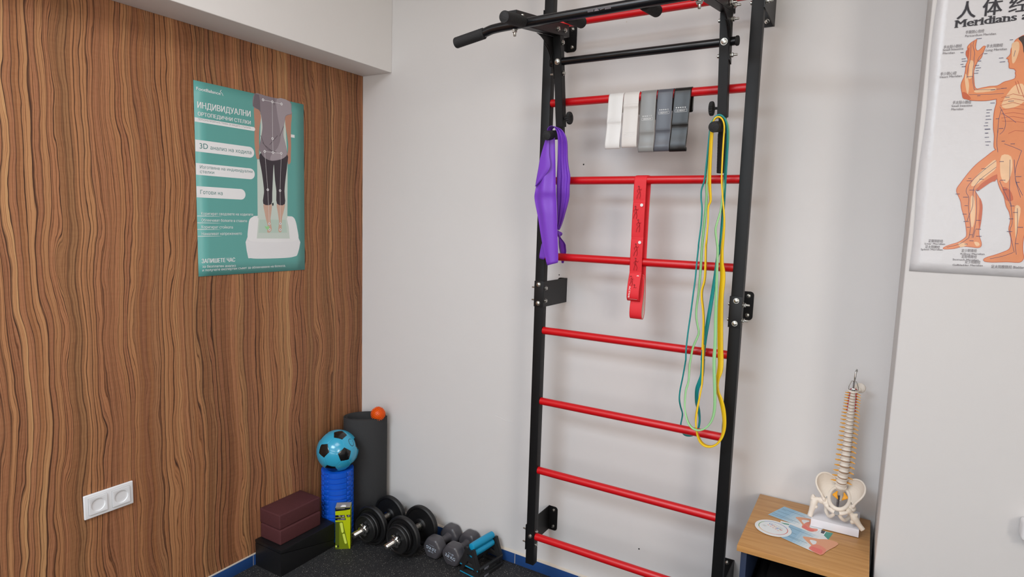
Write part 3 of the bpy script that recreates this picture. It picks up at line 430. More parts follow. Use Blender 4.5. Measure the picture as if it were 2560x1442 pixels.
mb = MB(); mb.tube(catmull([(.785, 0, .631), (.80, 0, .628), (.822, 0, .624), (.845, 0, .619), (.872, 0, .622)], 4), [.0008]*17, 6); mb.tube([(.79, 0, .641), (.815, 0, .64)], .0006, 6); mb.tube([(.648, 0, .668), (.664, 0, .664)], .0006, 6)
mb.build('plaster_scratch', M['paint'], wb)

# ================================================================== wall bars
XL, XR = (1.0638, 1.0983), (1.7576, 1.7921)
bars = thing('wall_bars', 'tall black steel wall bars with red rungs bolted to the white back wall', 'wall bars', (1.428, -.18, .147))
for x0, x1 in (XL, XR):
    mb = MB(); mb.box((x0, -.1942, .147), (x1, -.1641, 2.42), .0015); mb.build('upright', M['black'], bars)
ZR = [.259, .526, .797, 1.066, 1.342, 1.614, 1.886, 2.155]
for z in ZR:
    mb = MB(); mb.cyl((1.096, -.1795, z), (1.7595, -.1795, z), .0137, 28); mb.build('rung', M['red'], bars)
def bolt(parent, p, d, r=.0075, nut=False, name='bolt', m=None):
    mb = MB(); p = Vector(p); d = Vector(d).normalized()
    if nut:
        mb.lathe([(r*1.25, 0), (r*1.25, .0015)], p, d, 20); mb.lathe([(r*.95, .0015), (r, .002), (r, .007), (r*.8, .0085)], p, d, 6); mb.lathe([(r*.5, .008), (r*.5, .018), (r*.38, .0195)], p, d, 14)
    else:
        mb.lathe([(r*1.15, 0), (r*1.15, .0012)], p, d, 20); mb.lathe([(r*.86, .0012), (r*.95, .003), (r*.9, .0055), (r*.5, .0068)], p, d, 18)
    return mb.build(name, m or M['zinc'], parent)
def rrect(x0, x1, z0, z1, side, r=.012, n=5):
    """flange outline in x,z with its two far corners rounded; side=+1: the +x corners"""
    p = []
    xs = (x0, x1) if side > 0 else (x1, x0)
    p += [(xs[0], z0)]
    for cz, a0, a1 in ((z0+r, -PI/2, 0), (z1-r, 0, PI/2)):
        for i in range(n+1):
            a = a0+(a1-a0)*i/n; p.append((xs[1]-side*r+side*r*math.cos(a), cz+r*math.sin(a)))
    p.append((xs[0], z1)); return p
def bracket(xs, side, z0, z1, post, clasp, flat=False):
    b = MB(); t = .003
    # side plate along the post to the wall
    x0, x1 = (xs, xs+t)
    b.prism([(x0, -.1965, z0), (x0, 0, z0), (x0, 0, z1), (x0, -.1965, z1)], (t, 0, 0))
    fx = (xs, xs+.04) if side > 0 else (xs+t-.04, xs+t)
    b.prism([(x, 0, z) for x, z in rrect(fx[0], fx[1], z0, z1, side)], (0, -.0035, 0))
    if clasp:
        b.box((post[0]-.001 if xs > post[0] else xs, -.1975, z0), (max(post[1], xs+t), -.1942, z1), .0008)
    o = b.build('wall_bracket', M['black2'], bars, ang=25)
    cx = sum(fx)/2 + side*.003
    for z in (z0+.017, z1-.015): bolt(o, (cx, -.0035, z), (0, -1, 0), .0062)
    px = sum(post)/2
    if clasp:
        for z in (z0+.013, z1-.013): bolt(o, (px, -.1975, z), (0, -1, 0), .0075)
    outer = (1 if xs > px else -1)
    xo = xs+t if outer > 0 else xs; xi = post[0] if outer > 0 else post[1]
    heads_inner = (post is XR)
    for z in (z0+.022, z1-.026):
        if post is XL:
            bolt(o, (xo if outer > 0 else xi, -.179, z), (1, 0, 0), .0068); bolt(o, (post[0]-(0 if outer > 0 else t), -.179, z), (-1, 0, 0), .006, True)
        else:
            bolt(o, (xi if outer > 0 else xs, -.179, z), (-1, 0, 0), .0068); bolt(o, (post[1]+(t if outer > 0 else 0), -.179, z), (1, 0, 0), .0068, True)
    return o
bracket(1.0608, 1, .203, .304, XL, False)
bolt(bars, (1.081, -.1942, .2615), (0, -1, 0), .0075)
bracket(1.0983, -1, 1.155, 1.250, XL, True)
bracket(1.0608, 1, 2.108, 2.205, XL, False)
bracket(1.7921, -1, .203, .304, XR, False)
bracket(1.7546, 1, 1.158, 1.255, XR, True)
bracket(1.7986-.0065, -1, 2.108, 2.215, XR, False)

# ================================================================== pull-up rack hung in front of the bars (tilted)
TN = .158; NN = math.hypot(1, TN); UPV = Vector((0, -TN, 1))/NN; FW = Vector((0, -1, -TN))/NN; OR = Vector((0, -.245, 2.0))
def K(x, f, h): return Vector((x, 0, 0)) + OR + FW*f + UPV*h
rack = thing('pull_up_bar', 'black multi-grip pull-up rack mounted on the upper front of the wall bars', 'pull-up bar', (1.43, -.26, 1.64))
def kbox(b, x0, x1, f0, f1, h0, h1, bev=.0012):
    v = [b.b.verts.new(K(x, f, h)) for x, f, h in ((x0,f0,h0),(x1,f0,h0),(x1,f1,h0),(x0,f1,h0),(x0,f0,h1),(x1,f0,h1),(x1,f1,h1),(x0,f1,h1))]
    fs = [b.b.faces.new([v[i] for i in q]) for q in ((3,2,1,0),(4,5,6,7),(0,1,5,4),(1,2,6,5),(2,3,7,6),(3,0,4,7))]
    bmesh.ops.bevel(b.b, geom=list({e for f in fs for e in f.edges}), offset=bev, segments=2, affect='EDGES')
def grip(a, b_, r, nm='hand_grip', ends=True):
    a, b_ = Vector(a), Vector(b_); L = (b_-a).length; d = (b_-a)/L
    g = MB(); k = 26
    pr = [(r*.55, -.0005), (r*.62, 0), (r*.95, .0005), (r*1.02, .003)] + [(r*(1+.025*(i % 2)), .004+(L-.008)*i/k) for i in range(k+1)] + [(r*1.02, L-.003), (r*.9, L)]
    g.lathe(pr, a, d, 24); return g.build(nm, M['grip'], rack, ang=50)
b = MB(); HB = .084
P0 = [K(1.05, .284, HB-.006), K(1.085, .284, HB-.0005), K(1.11, .284, HB), K(1.76, .284, HB), K(1.785, .284, HB-.0005), K(1.82, .284, HB-.006)]
def zpt(x, z): return Vector((x, -.541, z))
pts = [zpt(.99, 2.0275), zpt(1.03, 2.0335)] + catmull([zpt(1.03, 2.0335), zpt(1.05, 2.038), zpt(1.072, 2.0432), zpt(1.10, 2.0455), zpt(1.13, 2.0465)], 4)[1:] + [zpt(1.725, 2.0525)]
pts += [zpt(1.76, 2.0515), zpt(1.79, 2.046), zpt(1.83, 2.038), zpt(1.92, 2.024)]
b.tube(pts, .0137, 24); b.build('top_bar', M['bar'], rack)
grip((.9375, -.541, 2.0196), (1.046, -.541, 2.0362), .0165); grip((1.93, -.541, 2.0225), (1.815, -.541, 2.041), .0165)
b = MB()
def bmark(pts): b.poly(*[Vector((1.396, -.5549, 2.0462))+Vector((1, 0, .008))*u+Vector((0, -.25, .97))*v for u, v in pts])
for k in range(5): bmark([(.0035*k, -.003), (.0035*k+.0024, -.003), (.0035*k+.0024, .003), (.0035*k, .003)])
bmark([(.018, -.003), (.034, -.003), (.026, .0062)]); bmark([(.036, -.002), (.050, .0005), (.050, .002), (.036, .0)])
for k in range(5): bmark([(.051+.0035*k, -.003), (.0534+.0035*k, -.003), (.0534+.0035*k, .003), (.051+.0035*k, .003)])
b.build('printed_logo', M['inkgrey2'], rack, smooth=False)
BARC = Vector((0, -.541, 2.0495))
for x in (1.188, 1.685):   # stub grips towards the room
    a = Vector((x, 0, 0))+BARC; grip(a+FW*.118, a+FW*.012, .0165)
    bolt(rack, a+FW*.012+UPV*.014, UPV, .005)
for x in (1.318, 1.548):   # stub grips towards the wall
    a = Vector((x, 0, 0))+BARC; grip(a-FW*.118-UPV*.004, a-FW*.012, .0165)
UX = ((1.1415, 1.1695), (1.6865, 1.7145))
for (x0, x1), gx in zip(UX, (1.1385, 1.7145)):
    b = MB(); kbox(b, x0, x1, -.014, .014, -.207, .09); b.build('upright', M['black'], rack)
    b = MB(); kbox(b, x0-.001, x1+.001, -.055, .30, .09, .13); b.build('arm', M['black2'], rack)
    b = MB()
    arc = [(.125+.0*i, .089) if i == 0 else None for i in range(1)]
    cur = [(.124-.0, .089)] + [(.118-.104*math.sin(t)*1.0, .06-.1*(1-math.cos(t)) + .028*(1-t/1.6)) for t in [i*1.6/8 for i in range(9)]] + [(-.012, -.055), (-.014, .089)]
    b.prism([K(gx, f, h) for f, h in cur], (.003, 0, 0))
    for off in (0, .016):
        sl = [(.085-off-.062*math.sin(t), .062-.075*(1-math.cos(t))) for t in [.25+i*.9/6 for i in range(7)]]
        for sx in (gx-.0006, gx+.0036):
            b.tube([K(sx, f, h) for f, h in sl], .0016, 6)
    b.build('gusset_plate', M['black2'], rack)
    # telescoping handle insert with two grips
    b = MB(); kbox(b, x0+.004, x1-.004, -.010, .010, -.262, -.15); b.build('insert_tube', M['black2'], rack)
    xm = (x0+x1)/2
    grip(K(xm, .112, -.232), K(xm, .004, -.232), .0155); grip(K(xm, 0, -.372), K(xm, 0, -.252), .0125)
    # clamp knob
    s = 1 if x0 < 1.4 else -1
    kb = MB(); p = K(x1 if s > 0 else x0, 0, -.178); d = Vector((s, 0, 0))
    kb.cyl(p, p+d*.014, .0042, 12)
    N = 40
    prof = [(.0105, .012), (.0195, .0135), (.0215, .016), (.0215, .0225), (.0195, .025), (.009, .0255), (.0075, .0235)]
    kb.rings([[p + d*h + Vector((0, math.cos(2*PI*j/N), math.sin(2*PI*j/N)))*(r*(1.0 if j % 2 else (.9 if r > .015 else 1))) for j in range(N)] for r, h in prof])
    kb.build('clamp_knob', M['grip'], rack, ang=25)
    bolt(rack, K(xm, .014, .008), FW, .0088)
    for f, h in ((.03, .108), (-.022, .108), (.0, .068), (.0, -.03)): bolt(rack, K(x1+.001 if x0 < 1.4 else x1+.003, f, h), (1, 0, 0), .0068, x0 > 1.4); bolt(rack, K(x0-.001, f, h), (-1, 0, 0), .0062, x0 < 1.4)
    bolt(rack, K(xm-.004, .284, .0795), -UPV, .0085, True)
b = MB(); b.cyl(K(1.128, 0, .008), K(1.734, 0, .008), .0125, 24); b.build('cross_bar', M['bar'], rack)
for x0, x1 in ((1.730, 1.7395), (1.1275, 1.121)):
    b = MB(); b.cyl(K(x0, 0, .008), K(x1, 0, .008), .0142, 24, .002); b.build('end_cap', M['grip'], rack)

# ================================================================== short loop bands over the upper rung
names = [('white short loop band, leftmost of the row over the upper red rung', 'b1', 'X-LIGHT', 1, .44, .20), ('off-white short loop band between the white and mid-grey ones on the upper rung', 'b2', 'LIGHT', 2, .74, .20),
         ('mid-grey short loop band in the middle of the row over the upper rung', 'b3', 'MEDIUM', 3, .40, .52), ('blue-grey short loop band left of the black one over the upper rung', 'b4', 'HEAVY', 4, .31, .8), ('black short loop band, rightmost of the row over the upper red rung', 'b5', 'X-HEAVY', 5, .29, .8)]
RY, RZ = -.1795, 1.886
for i, ((lab, mk, word, stars, tf, tv), (tl, tr, bl, br, cr)) in enumerate(zip(names, D['bands'])):
    w_ = ((tr[0]-tl[0])+(br[0]-bl[0]))/2; xc = (tl[0]+tr[0])/2; zb = (bl[1]+br[1])/2; zc = cr[1]; sl = ((bl[0]+br[0])-(tl[0]+tr[0]))/2
    back = [.045, .055, .075, .05, .058][i]
    rr = .0137; t = .0016
    prof = [(RY+rr+.006, RZ-back), (RY+rr+.0025, RZ-back+.006), (RY+rr+.0022, RZ)] + [(RY+(rr+.0022)*math.cos(a), RZ+(rr+.0022)*math.sin(a)) for a in [PI*k/8 for k in range(1, 8)]]
    yf = RY-rr-.0026
    prof += [(yf, RZ), (yf-.001, RZ-.03), (yf-.002, zc+.012), (yf-.0025, zc+.002), (yf+.0012, zc-.003), (yf-.0005, zc-.03), (yf-.004, (zc+zb)/2-.01), (yf-.005, zb+.014), (yf-.0025, zb+.004), (yf+.003, zb), (yf+.008, zb+.004), (yf+.0065, zb+.016)]
    n = len(prof); b = MB(); rows = []
    for y_, z_ in prof:
        q = max(0, min(1, (RZ-z_)/(RZ-zb))) if y_ < RY else 0
        rows.append([(xc-w_/2+w_*k/4+sl*q, y_+.0006*math.sin(k*1.9+i), z_) for k in range(5)])
    b.grid(rows)
    root = thing('loop_band', lab, 'resistance band', (xc, RY, RZ+.016), 'short loop bands on the upper rung')
    b.build('band', M[mk], root, mods=(('SUBSURF', dict(levels=1, render_levels=2)), ('SOLIDIFY', dict(thickness=t, offset=0))))
    b = MB(); zt = RZ+(zb-RZ)*tf; q = tf; x0 = xc+sl*q-w_*.35
    fr = [p for p in prof if p[1] <= RZ and p[0] < RY][:8]; yy = min(p[0]+(e[0]-p[0])*(zt-.004-p[1])/(e[1]-p[1]) for p, e in zip(fr, fr[1:]) if p[1] >= zt-.004 >= e[1])-.0013
    lettering(b, '★★★★★'[:stars], (x0+w_*.02, yy, zt+.003), (1, 0, 0), (0, 0, 1), w_*.64*stars/5*.98, .0042)
    if stars < 5: lettering(b, '☆☆☆☆☆'[stars:], (x0+w_*.02+w_*.65*stars/5, yy, zt+.003), (1, 0, 0), (0, 0, 1), w_*.64*(5-stars)/5*.98, .0042)
    wd = w_*.70; h = .0082; zz = zt-.0085
    for a_, b_ in (((x0, zz), (x0+wd, zz+.0006)), ((x0, zz+h-.0006), (x0+wd, zz+h)), ((x0, zz), (x0+.0006, zz+h)), ((x0+wd-.0006, zz), (x0+wd, zz+h))):
        b.poly((a_[0], yy, a_[1]), (b_[0], yy, a_[1]), (b_[0], yy, b_[1]), (a_[0], yy, b_[1]))
    lettering(b, word, (x0+wd*.14, yy, zz+.0022), (1, 0, 0), (0, 0, 1), wd*.72, .0040, .01)
    b.build('printed_rating', M['white'], root, smooth=False)

# ================================================================== red strap
rb = D['redband']; root = thing('exercise_strap', 'red sectioned exercise strap hung over the red rung under the loop bands', 'exercise strap', (1.447, -.18, 1.63))
W2 = .021; XC = 1.4462
def strap(xc, prof, name, mats, flip=False, sl=.0):
    b = MB(); b.grid([[(xc-W2+2*W2*k/4+sl*(1.63-z_), y_, z_) for k in range(5)] for y_, z_ in prof])
    return b.build(name, mats, root, mods=(('SUBSURF', dict(levels=1, render_levels=2)), ('SOLIDIFY', dict(thickness=.0016, offset=0, use_rim=True))))
rz = 1.614; yf = RY-.0137-.0014
front = [(RY, rz+.0151), (RY-.0107, rz+.0107), (yf, rz), (yf-.0008, rz-.03), (yf, 1.546), (yf+.0015, 1.5425), (yf, 1.539), (yf-.0022, 1.50), (yf-.0005, 1.424), (yf+.0015, 1.4205), (yf-.0005, 1.417), (yf-.0025, 1.37), (yf, 1.309), (yf+.0015, 1.3055), (yf-.001, 1.302), (yf-.012, 1.27), (yf-.018, 1.235), (yf-.015, 1.217), (yf-.004, 1.209), (yf+.006, 1.216), (yf+.008, 1.24), (yf+.004, 1.29), (yf+.0022, 1.304)]
strap(XC, front, 'front_strand', M['strapred'])
back = [(RY, rz+.0151), (RY+.0107, rz+.0107), (RY+.0148, rz), (RY+.012, rz-.05), (RY+.008, 1.53), (RY+.006, 1.45), (RY+.004, 1.36), (RY+.004, 1.30), (RY+.012, 1.24), (RY+.014, 1.19), (RY+.008, 1.158), (RY-.004, 1.148), (RY-.016, 1.152), (RY-.022, 1.165), (RY-.021, 1.19), (RY-.012, 1.22), (RY-.006, 1.245), (RY-.002, 1.30)]
strap(XC+.0055, back, 'back_strand', M['strapred'], sl=.008)
b = MB(); b.grid([[(XC+.0055-W2+.001+2*(W2-.001)*k/4+.008*(1.63-z_), y_-.0014 if y_ > RY else y_+.0014, z_+(.0014 if z_ < 1.152 else 0)) for k in range(5)] for y_, z_ in back[7:16]]); b.build('white_lining', M['strapwhite'], root, mods=(('SUBSURF', dict(levels=1, render_levels=2)), ('SOLIDIFY', dict(thickness=.0008, offset=0))))
b = MB(); b.grid([[(XC-W2+.001+2*(W2-.001)*k/4, y_+(.0013 if k >= 0 else 0), z_) for k in range(5)] for y_, z_ in front[12:18]]); b.build('white_lining', M['strapwhite'], root, mods=(('SUBSURF', dict(levels=1, render_levels=2)), ('SOLIDIFY', dict(thickness=.0008, offset=0))))
for z in (1.5425, 1.4205, 1.3055):
    b = MB(); b.box((XC-W2, yf-.0006, z-.0035), (XC+W2, yf+.001, z+.0035), .0008); b.build('seam', M['strapred'], root)
yy = yf-.0042
for z in (1.531, 1.408, 1.293):
    b = MB(); b.lathe([(.0052, 0), (.0052, .0004)], (XC+.010, yy+.0006, z), (0, -1, 0), 20); b.build('number_badge', M['white'], root, smooth=False)
b = MB(); lettering(b, 'ACTIVE', (XC-.0135, yy-.0125, 1.262), (0, -.2, -.98), (1, 0, 0), .040, .0052, .02)
b.build('lettering', M['white'], root, smooth=False)
def manikin(x, z, k, lean):
    # a small line drawing of an exerciser
    b = MB()
    for a in ([(0, 0), (.002+lean, -.012), (.006, -.026), (.004, -.036)], [(.002+lean, -.012), (-.004, -.025), (-.006, -.036)], [(0, -.003), (-.006, -.010), (-.003, -.016)], [(0, -.003), (.007, -.008), (.009, -.003)]):
        b.tube([(x+u*k, yy-.0004, z+v*k) for u, v in a], .0006, 5)
    b.lathe([(.0026, 0), (.0026, .0004)], (x-.001, yy-.0004, z+.004), (0, -1, 0), 10)
    b.build('printed_figure', M['mapink'], root, smooth=False)
for x, z, k, ln in ((XC-.002, 1.588, 1.0, .002), (XC-.010, 1.522, 1.0, .001), (XC+.002, 1.478, 1.0, .003), (XC-.002, 1.398, 1.0, .002), (XC, 1.350, 1.0, -.002)): manikin(x, z, k, ln)
yy -= .010
for x, z, k, ln in ((XC-.009, 1.290, .8, .002), (XC+.004, 1.262, .8, .001)): manikin(x, z, k, ln)

# ================================================================== long loops on the right handle
def loop_band(key, mkey, lab, thick, group):
    P = D['N'][key]; p3 = [Vector(q[:3]) for q in P]; per = 5
    pts = catmull(p3, per, True); n = len(pts); rs = []; wmax = sum(q[4] for q in P)/len(P)/1000
    for i, p in enumerate(pts):
        j, f = divmod(i, per); f /= per; a0 = P[j][3]; a1 = P[(j+1) % len(P)][3]
        # the facing angle runs on smoothly along the loop
        a = R(a0+(a1-a0)*f); T = (pts[(i+1) % n]-pts[i-1]).normalized()
        W = Vector((math.cos(a), 0, 0)) + Vector((0, -math.sin(a), 0)); W = (W - W.dot(T)*T)
        if W.length < .25: W = Vector((0, -1, 0)) - Vector((0, -1, 0)).dot(T)*T
        W.normalize(); B = T.cross(W).normalized(); h = (P[j][4]+(P[(j+1) % len(P)][4]-P[j][4])*f)/2000; t = thick/2
        c = min(.0008, t*.4)
        rs.append([p+W*x+B*y for x, y in ((h-c, t), (h, t-c), (h, -t+c), (h-c, -t), (-h+c, -t), (-h, -t+c), (-h, t-c), (-h+c, t))])
    b = MB(); b.rings(rs, closed=True)
    o = b.build('long_loop_band', M[mkey], None, ang=50)
    return tag(o, lab, 'resistance band', group)
G = 'long loop bands on the right handle'
loop_band('teal', 'teal', 'teal long loop band hanging from the right handle, its bottom behind a rung', .0045, G)
loop_band('green', 'lgreen', 'light green long loop band hanging from the right handle between teal and yellow', .0045, G)
loop_band('yellow', 'yellow', 'yellow long loop band hanging lowest from the right handle of the wall bars', .0045, G)

# ================================================================== purple cloth band on the left handle
b = MB()
def sheet(rows, nx, amp, freq, ph, bulge=.0):
    g = []
    for i, (xl, zl, xr, zr, y) in enumerate(rows):
        f = i/(len(rows)-1); g.append([])
        for k in range(nx+1):
            t = k/nx; a = amp(f)
            g[-1].append((xl+(xr-xl)*t, y + a*math.sin(t*freq*2*PI+ph+f*1.2) - bulge*math.sin(PI*t), zl+(zr-zl)*t))
    return g
U = D['U']
b.grid(sheet(U['A'][2:], 14, lambda f: .003+.004*math.sin(PI*min(1, f*1.3)) if f < .77 else .002, 1.3, .6))
b.grid(sheet(U['fold'], 6, lambda f: .0015, .8, 0, .004))
b.grid(sheet(U['B'], 18, lambda f: .006*(1-.55*f), 2.6, 1.8, .006))
b.grid(sheet(U['tail'], 10, lambda f: .005, 1.6, .4, .003))
b.grid(sheet(U['back'], 4, lambda f: .001, .7, 0))
# the piece lying over the handle joins front and back
ya, yb = U['A'][0], U['B'][0]
g = []
for i in range(7):
    a = PI*i/6; cx, cz, r = 1.1545, 1.7765, .0163
    g.append([(cx-r*math.cos(a), -.284+.034*k/6+.0015*math.sin(k*2), cz-.002+r*math.sin(a)) for k in range(7)])
b.grid(g)
kx, ky, kz = U['knot']
b.tube(catmull([(kx-.006, ky+.004, kz+.006), (kx+.002, ky-.010, kz+.004), (kx+.009, ky, kz), (kx+.002, ky+.009, kz-.005), (kx-.006, ky, kz-.006)], 4, True), .0048, 10, True)
b.tube(catmull([(kx-.003, ky-.006, kz+.008), (kx+.006, ky-.010, kz-.002), (kx+.004, ky-.002, kz-.013)], 4), .0045, 8)
o = b.build('therapy_band', M['purple'], None, ang=80, mods=(('SUBSURF', dict(levels=2, render_levels=2)), ('SOLIDIFY', dict(thickness=.0009, offset=0))))
tag(o, 'purple stretch band knotted and draped over the left handle of the wall bars', 'resistance band')

# ================================================================== foot clinic poster on the veneer
P1 = D['P1']
root = thing('poster', 'teal portrait poster with a standing figure on the wood veneer wall', 'poster', (.001, -.592, 1.2275))
c = D['P1corners']; O = Vector((.0022, -.8338, 1.2275))
b = MB(); nx = 10
TL, TR, BR, BL = [Vector((.002, q[1], q[2])) for q in c]
ny = 14; TLB = O
rows = []
for i in range(ny+1):
    rows.append([O + Vector((0, .485*k/nx, .702*i/ny)) for k in range(nx+1)])
b.grid(rows); b.build('paper', M['print_teal'], root, mods=(('SOLIDIFY', dict(thickness=.0006, offset=0)),))
sh = Sheet(O+Vector((.00034, 0, 0)), (0, 1, 0), (0, 0, 1), (1, 0, 0), .000015); sh.k = 1
mats = [M[k] for k in ('print_white', 'panel', 'skin', 'skin2', 'pants', 'shirt', 'shirt2', 'fold', 'tray', 'plast', 'lgreen', 'socketdark', 'print_teal2', 'shirt3')]
sh.up(9); sh.region(P1['base_side']); sh.up(0); sh.region(P1['base_top']); sh.up(1); sh.poly(P1['panel']); sh.poly(P1['tray']); sh.up(8); sh.poly(P1['tray_in'])
sh.up(0); sh.poly(P1['pole']); sh.up(2); sh.region(P1['arm_l']); sh.region(P1['arm_r']); sh.up(3); sh.region(P1['leg_l']); sh.region(P1['leg_r'])
sh.up(4); sh.region(P1['pants_l']); sh.region(P1['pants_r']); sh.up(5); sh.region(P1['shirt']); sh.up(13); sh.region(P1['light']); sh.up(6); sh.poly(P1['sleeve']); sh.up(7)
for l in P1['folds']: sh.stroke(l, 2.2)
sh.up(10); sh.region(P1['toe']); sh.up(11); sh.poly(P1['device_mark'])
sh.m.build('printed_figure', mats, root, smooth=False, fix=False)
sh.m = MB(); sh.up(0)
for l in P1['links']: sh.stroke(l, 1.1)
for q in P1['dots']: sh.disc(q, 5.2)
sh.up(1)
for q in P1['dots']: sh.disc(q, 2.4)
sh.m.build('alignment_marks', [M['print_white'], M['shirt']], root, smooth=False, fix=False)
def pill(q, r=None):
    (x0, y1), (x1, y1b), (x2, y0), (x3, y0b) = q; top = (y1+y1b)/2; bot = (y0+y0b)/2; r = (top-bot)/2; xr = max(x1, x2)-r; cy = (top+bot)/2
    return [(.5, top)] + [(xr+r*math.sin(a), cy+r*math.cos(a)) for a in [PI*i/12 for i in range(13)]] + [(.5, bot)]
sh.m = MB(); sh.up(0)
for q in P1['pills']: sh.poly(pill(q))
q = P1['chips'][0]; ys = [p[1] for p in q]; sh.poly(pill([(0, q[1][1]+.0), (q[3][0], q[1][1]), (q[3][0], q[5][1]), (0, q[5][1])]))
for l in P1['rules']: sh.poly([(.5, l[0][1]+1.2), (l[1][0]*.8, l[0][1]+.4), (l[1][0], l[0][1]), (l[1][0]*.8, l[0][1]-.6), (.5, l[0][1]-1.2)])
sh.m.build('caption_panels', [M['print_white']], root, smooth=False, fix=False)
sh.m = MB(); sh.up(0)
for k, bd in (('text', .022), ('text_low', .004), ('text_bold', .03)):
    for st, a, e, h in P1[k]: sh.text(st, a, e, h, bd)
sh.stroke(P1['logo'], 1.6)
sh.m.mi = 1
for st, a, e, h in P1['text_teal']: sh.text(st, a, e, h)
sh.m.mi = 2
for st, a, e, h in P1['text_small']: sh.text(st, a, e, h)
sh.m.build('lettering', [M['print_white'], M['ink'], M['inkgrey']], root, smooth=False, fix=False)

# ================================================================== acupuncture chart on the pillar
CH = D['C']
root = thing('anatomy_chart', 'laminated chart of an orange anatomical man on the white pillar', 'poster', (2.46, -.29, 1.369))
b = MB(); X0, X1, Z0, Z1 = 2.2085, 2.728, 1.3695, 2.13
rows = []
for i in range(31):
    z = Z0+(Z1-Z0)*i/30
    rows.append([(X0+(X1-X0)*k/20 + (.002 if k == 0 else 0)*math.sin(i*.5), -.2913-.0004*(1+math.sin(k*.7+i*.4))*(.5+.5*math.sin(i*.23+k*.3)), z) for k in range(21)])
b.grid(rows); b.build('laminated_sheet', M['film'], root, mods=(('SOLIDIFY', dict(thickness=.0007, offset=0)),))
sh = Sheet((2.2, -.29285, 1.3), (1, 0, 0), (0, 0, 1), (0, -1, 0), .000015)
mats = [M[k] for k in ('orange', 'orange2', 'orange3', 'rib', 'navy', 'hair')]
for k in ('leg_b', 'torso', 'leg_f', 'arm', 'head'):
    sh.up(1); sh.region(CH[k]); 
    cx = sum(p[0] for p in CH[k])/len(CH[k])
for k in ('leg_b', 'torso', 'leg_f', 'arm', 'head'):
    P = rounded(CH[k]); n = len(P); A = sum(P[i][0]*P[(i+1) % n][1]-P[(i+1) % n][0]*P[i][1] for i in range(n)); sg = 1 if A > 0 else -1
    Q = []
    for i in range(n):
        a, e = P[i-1], P[(i+1) % n]; dx, dy = e[0]-a[0], e[1]-a[1]; L = math.hypot(dx, dy) or 1
        Q.append((P[i][0]-sg*dy/L*1.3, P[i][1]+sg*dx/L*1.3))
    sh.up(0)
    for i, q in enumerate(fill([Q], 0)): sh.m.poly(*[sh.P(p, sh.k+(i % 9)*.12) for p in q])
sh.up(1)
for l in CH['deep']: sh.region(l)
sh.up(2)
for l in CH['light']: sh.region(l)
sh.up(3)
for l in CH['ribs']: sh.stroke(l, 1.1)
sh.up(5); sh.region(CH['hair'])
sh.m.build('printed_man', mats, root, smooth=False, fix=False)
sh.m = MB(); sh.up(0)
for l in CH['mer']: sh.stroke([(q.x, q.y) for q in catmull([(x, y, 0) for x, y in l], 3)], .8)
for i, (x, y) in enumerate(CH['ticks']):
    n = 3+i % 3
    for k in range(n): sh.poly([(x+k*2.1, y-.9), (x+k*2.1+1.5, y-.9), (x+k*2.1+1.5, y+.6), (x+k*2.1, y+.6)])
sh.m.build('meridian_lines', [M['navy']], root, smooth=False, fix=False)
sh.m = MB(); sh.up(0)
for st, a, e, h in CH['lab']:
    sh.m.mi = 0 if h > 10 else 1
    sh.text(st, a, e, h, (.02 if ord(st[0]) > 1000 else .028) if h > 10 else .004)
    if st == 'Meridians a':      # slab serifs on the big title
        L = math.hypot(e[0]-a[0], e[1]-a[1]); c_, s_ = (e[0]-a[0])/L, (e[1]-a[1])/L
        g0, g1 = extent(st); kx = L/(g1-g0+.056); ky = h/.69; iw = extent('I')[1]
        for i, ch in enumerate(st):
            if ch not in 'Meridns': continue
            x = extent(st[:i]+'I')[1]-iw; l0, l1 = (q+x for q in extent(ch))
            for px_, py_ in {'M': ((l0+.05, 0), (l1-.05, 0), (l0+.03, .63), (l1-.03, .63)), 'r': ((l0+.05, 0), (l0+.0, .47)), 'i': (((l0+l1)/2, 0), ((l0+l1)/2-.05, .47)), 'd': ((l1, 0), (l1-.1, .67)), 'n': ((l0+.05, 0), (l1-.05, 0), (l0, .47))}.get(ch, ()):
                q = [((px_+dx-g0+.028)*kx, (py_+dy)*ky) for dx, dy in ((-.13, -.02), (.13, -.02), (.13, .04), (-.13, .04))]
                sh.poly([(a[0]+u_*c_-v_*s_, a[1]+u_*s_+v_*c_) for u_, v_ in q])
sh.m.build('lettering', [M['inkblack'], M['inkgrey2']], root, smooth=False, fix=False)
# white box at the right frame edge
mb = MB(); mb.box((2.4865, -.33, .742), (2.62, -.29, .79), .010, 4); mb.box((2.495, -.326, .731), (2.61, -.29, .744), .003)
tag(mb.build('wall_box', M['plast']), 'white rounded plastic wall box low on the pillar at the right picture edge', 'wall box')

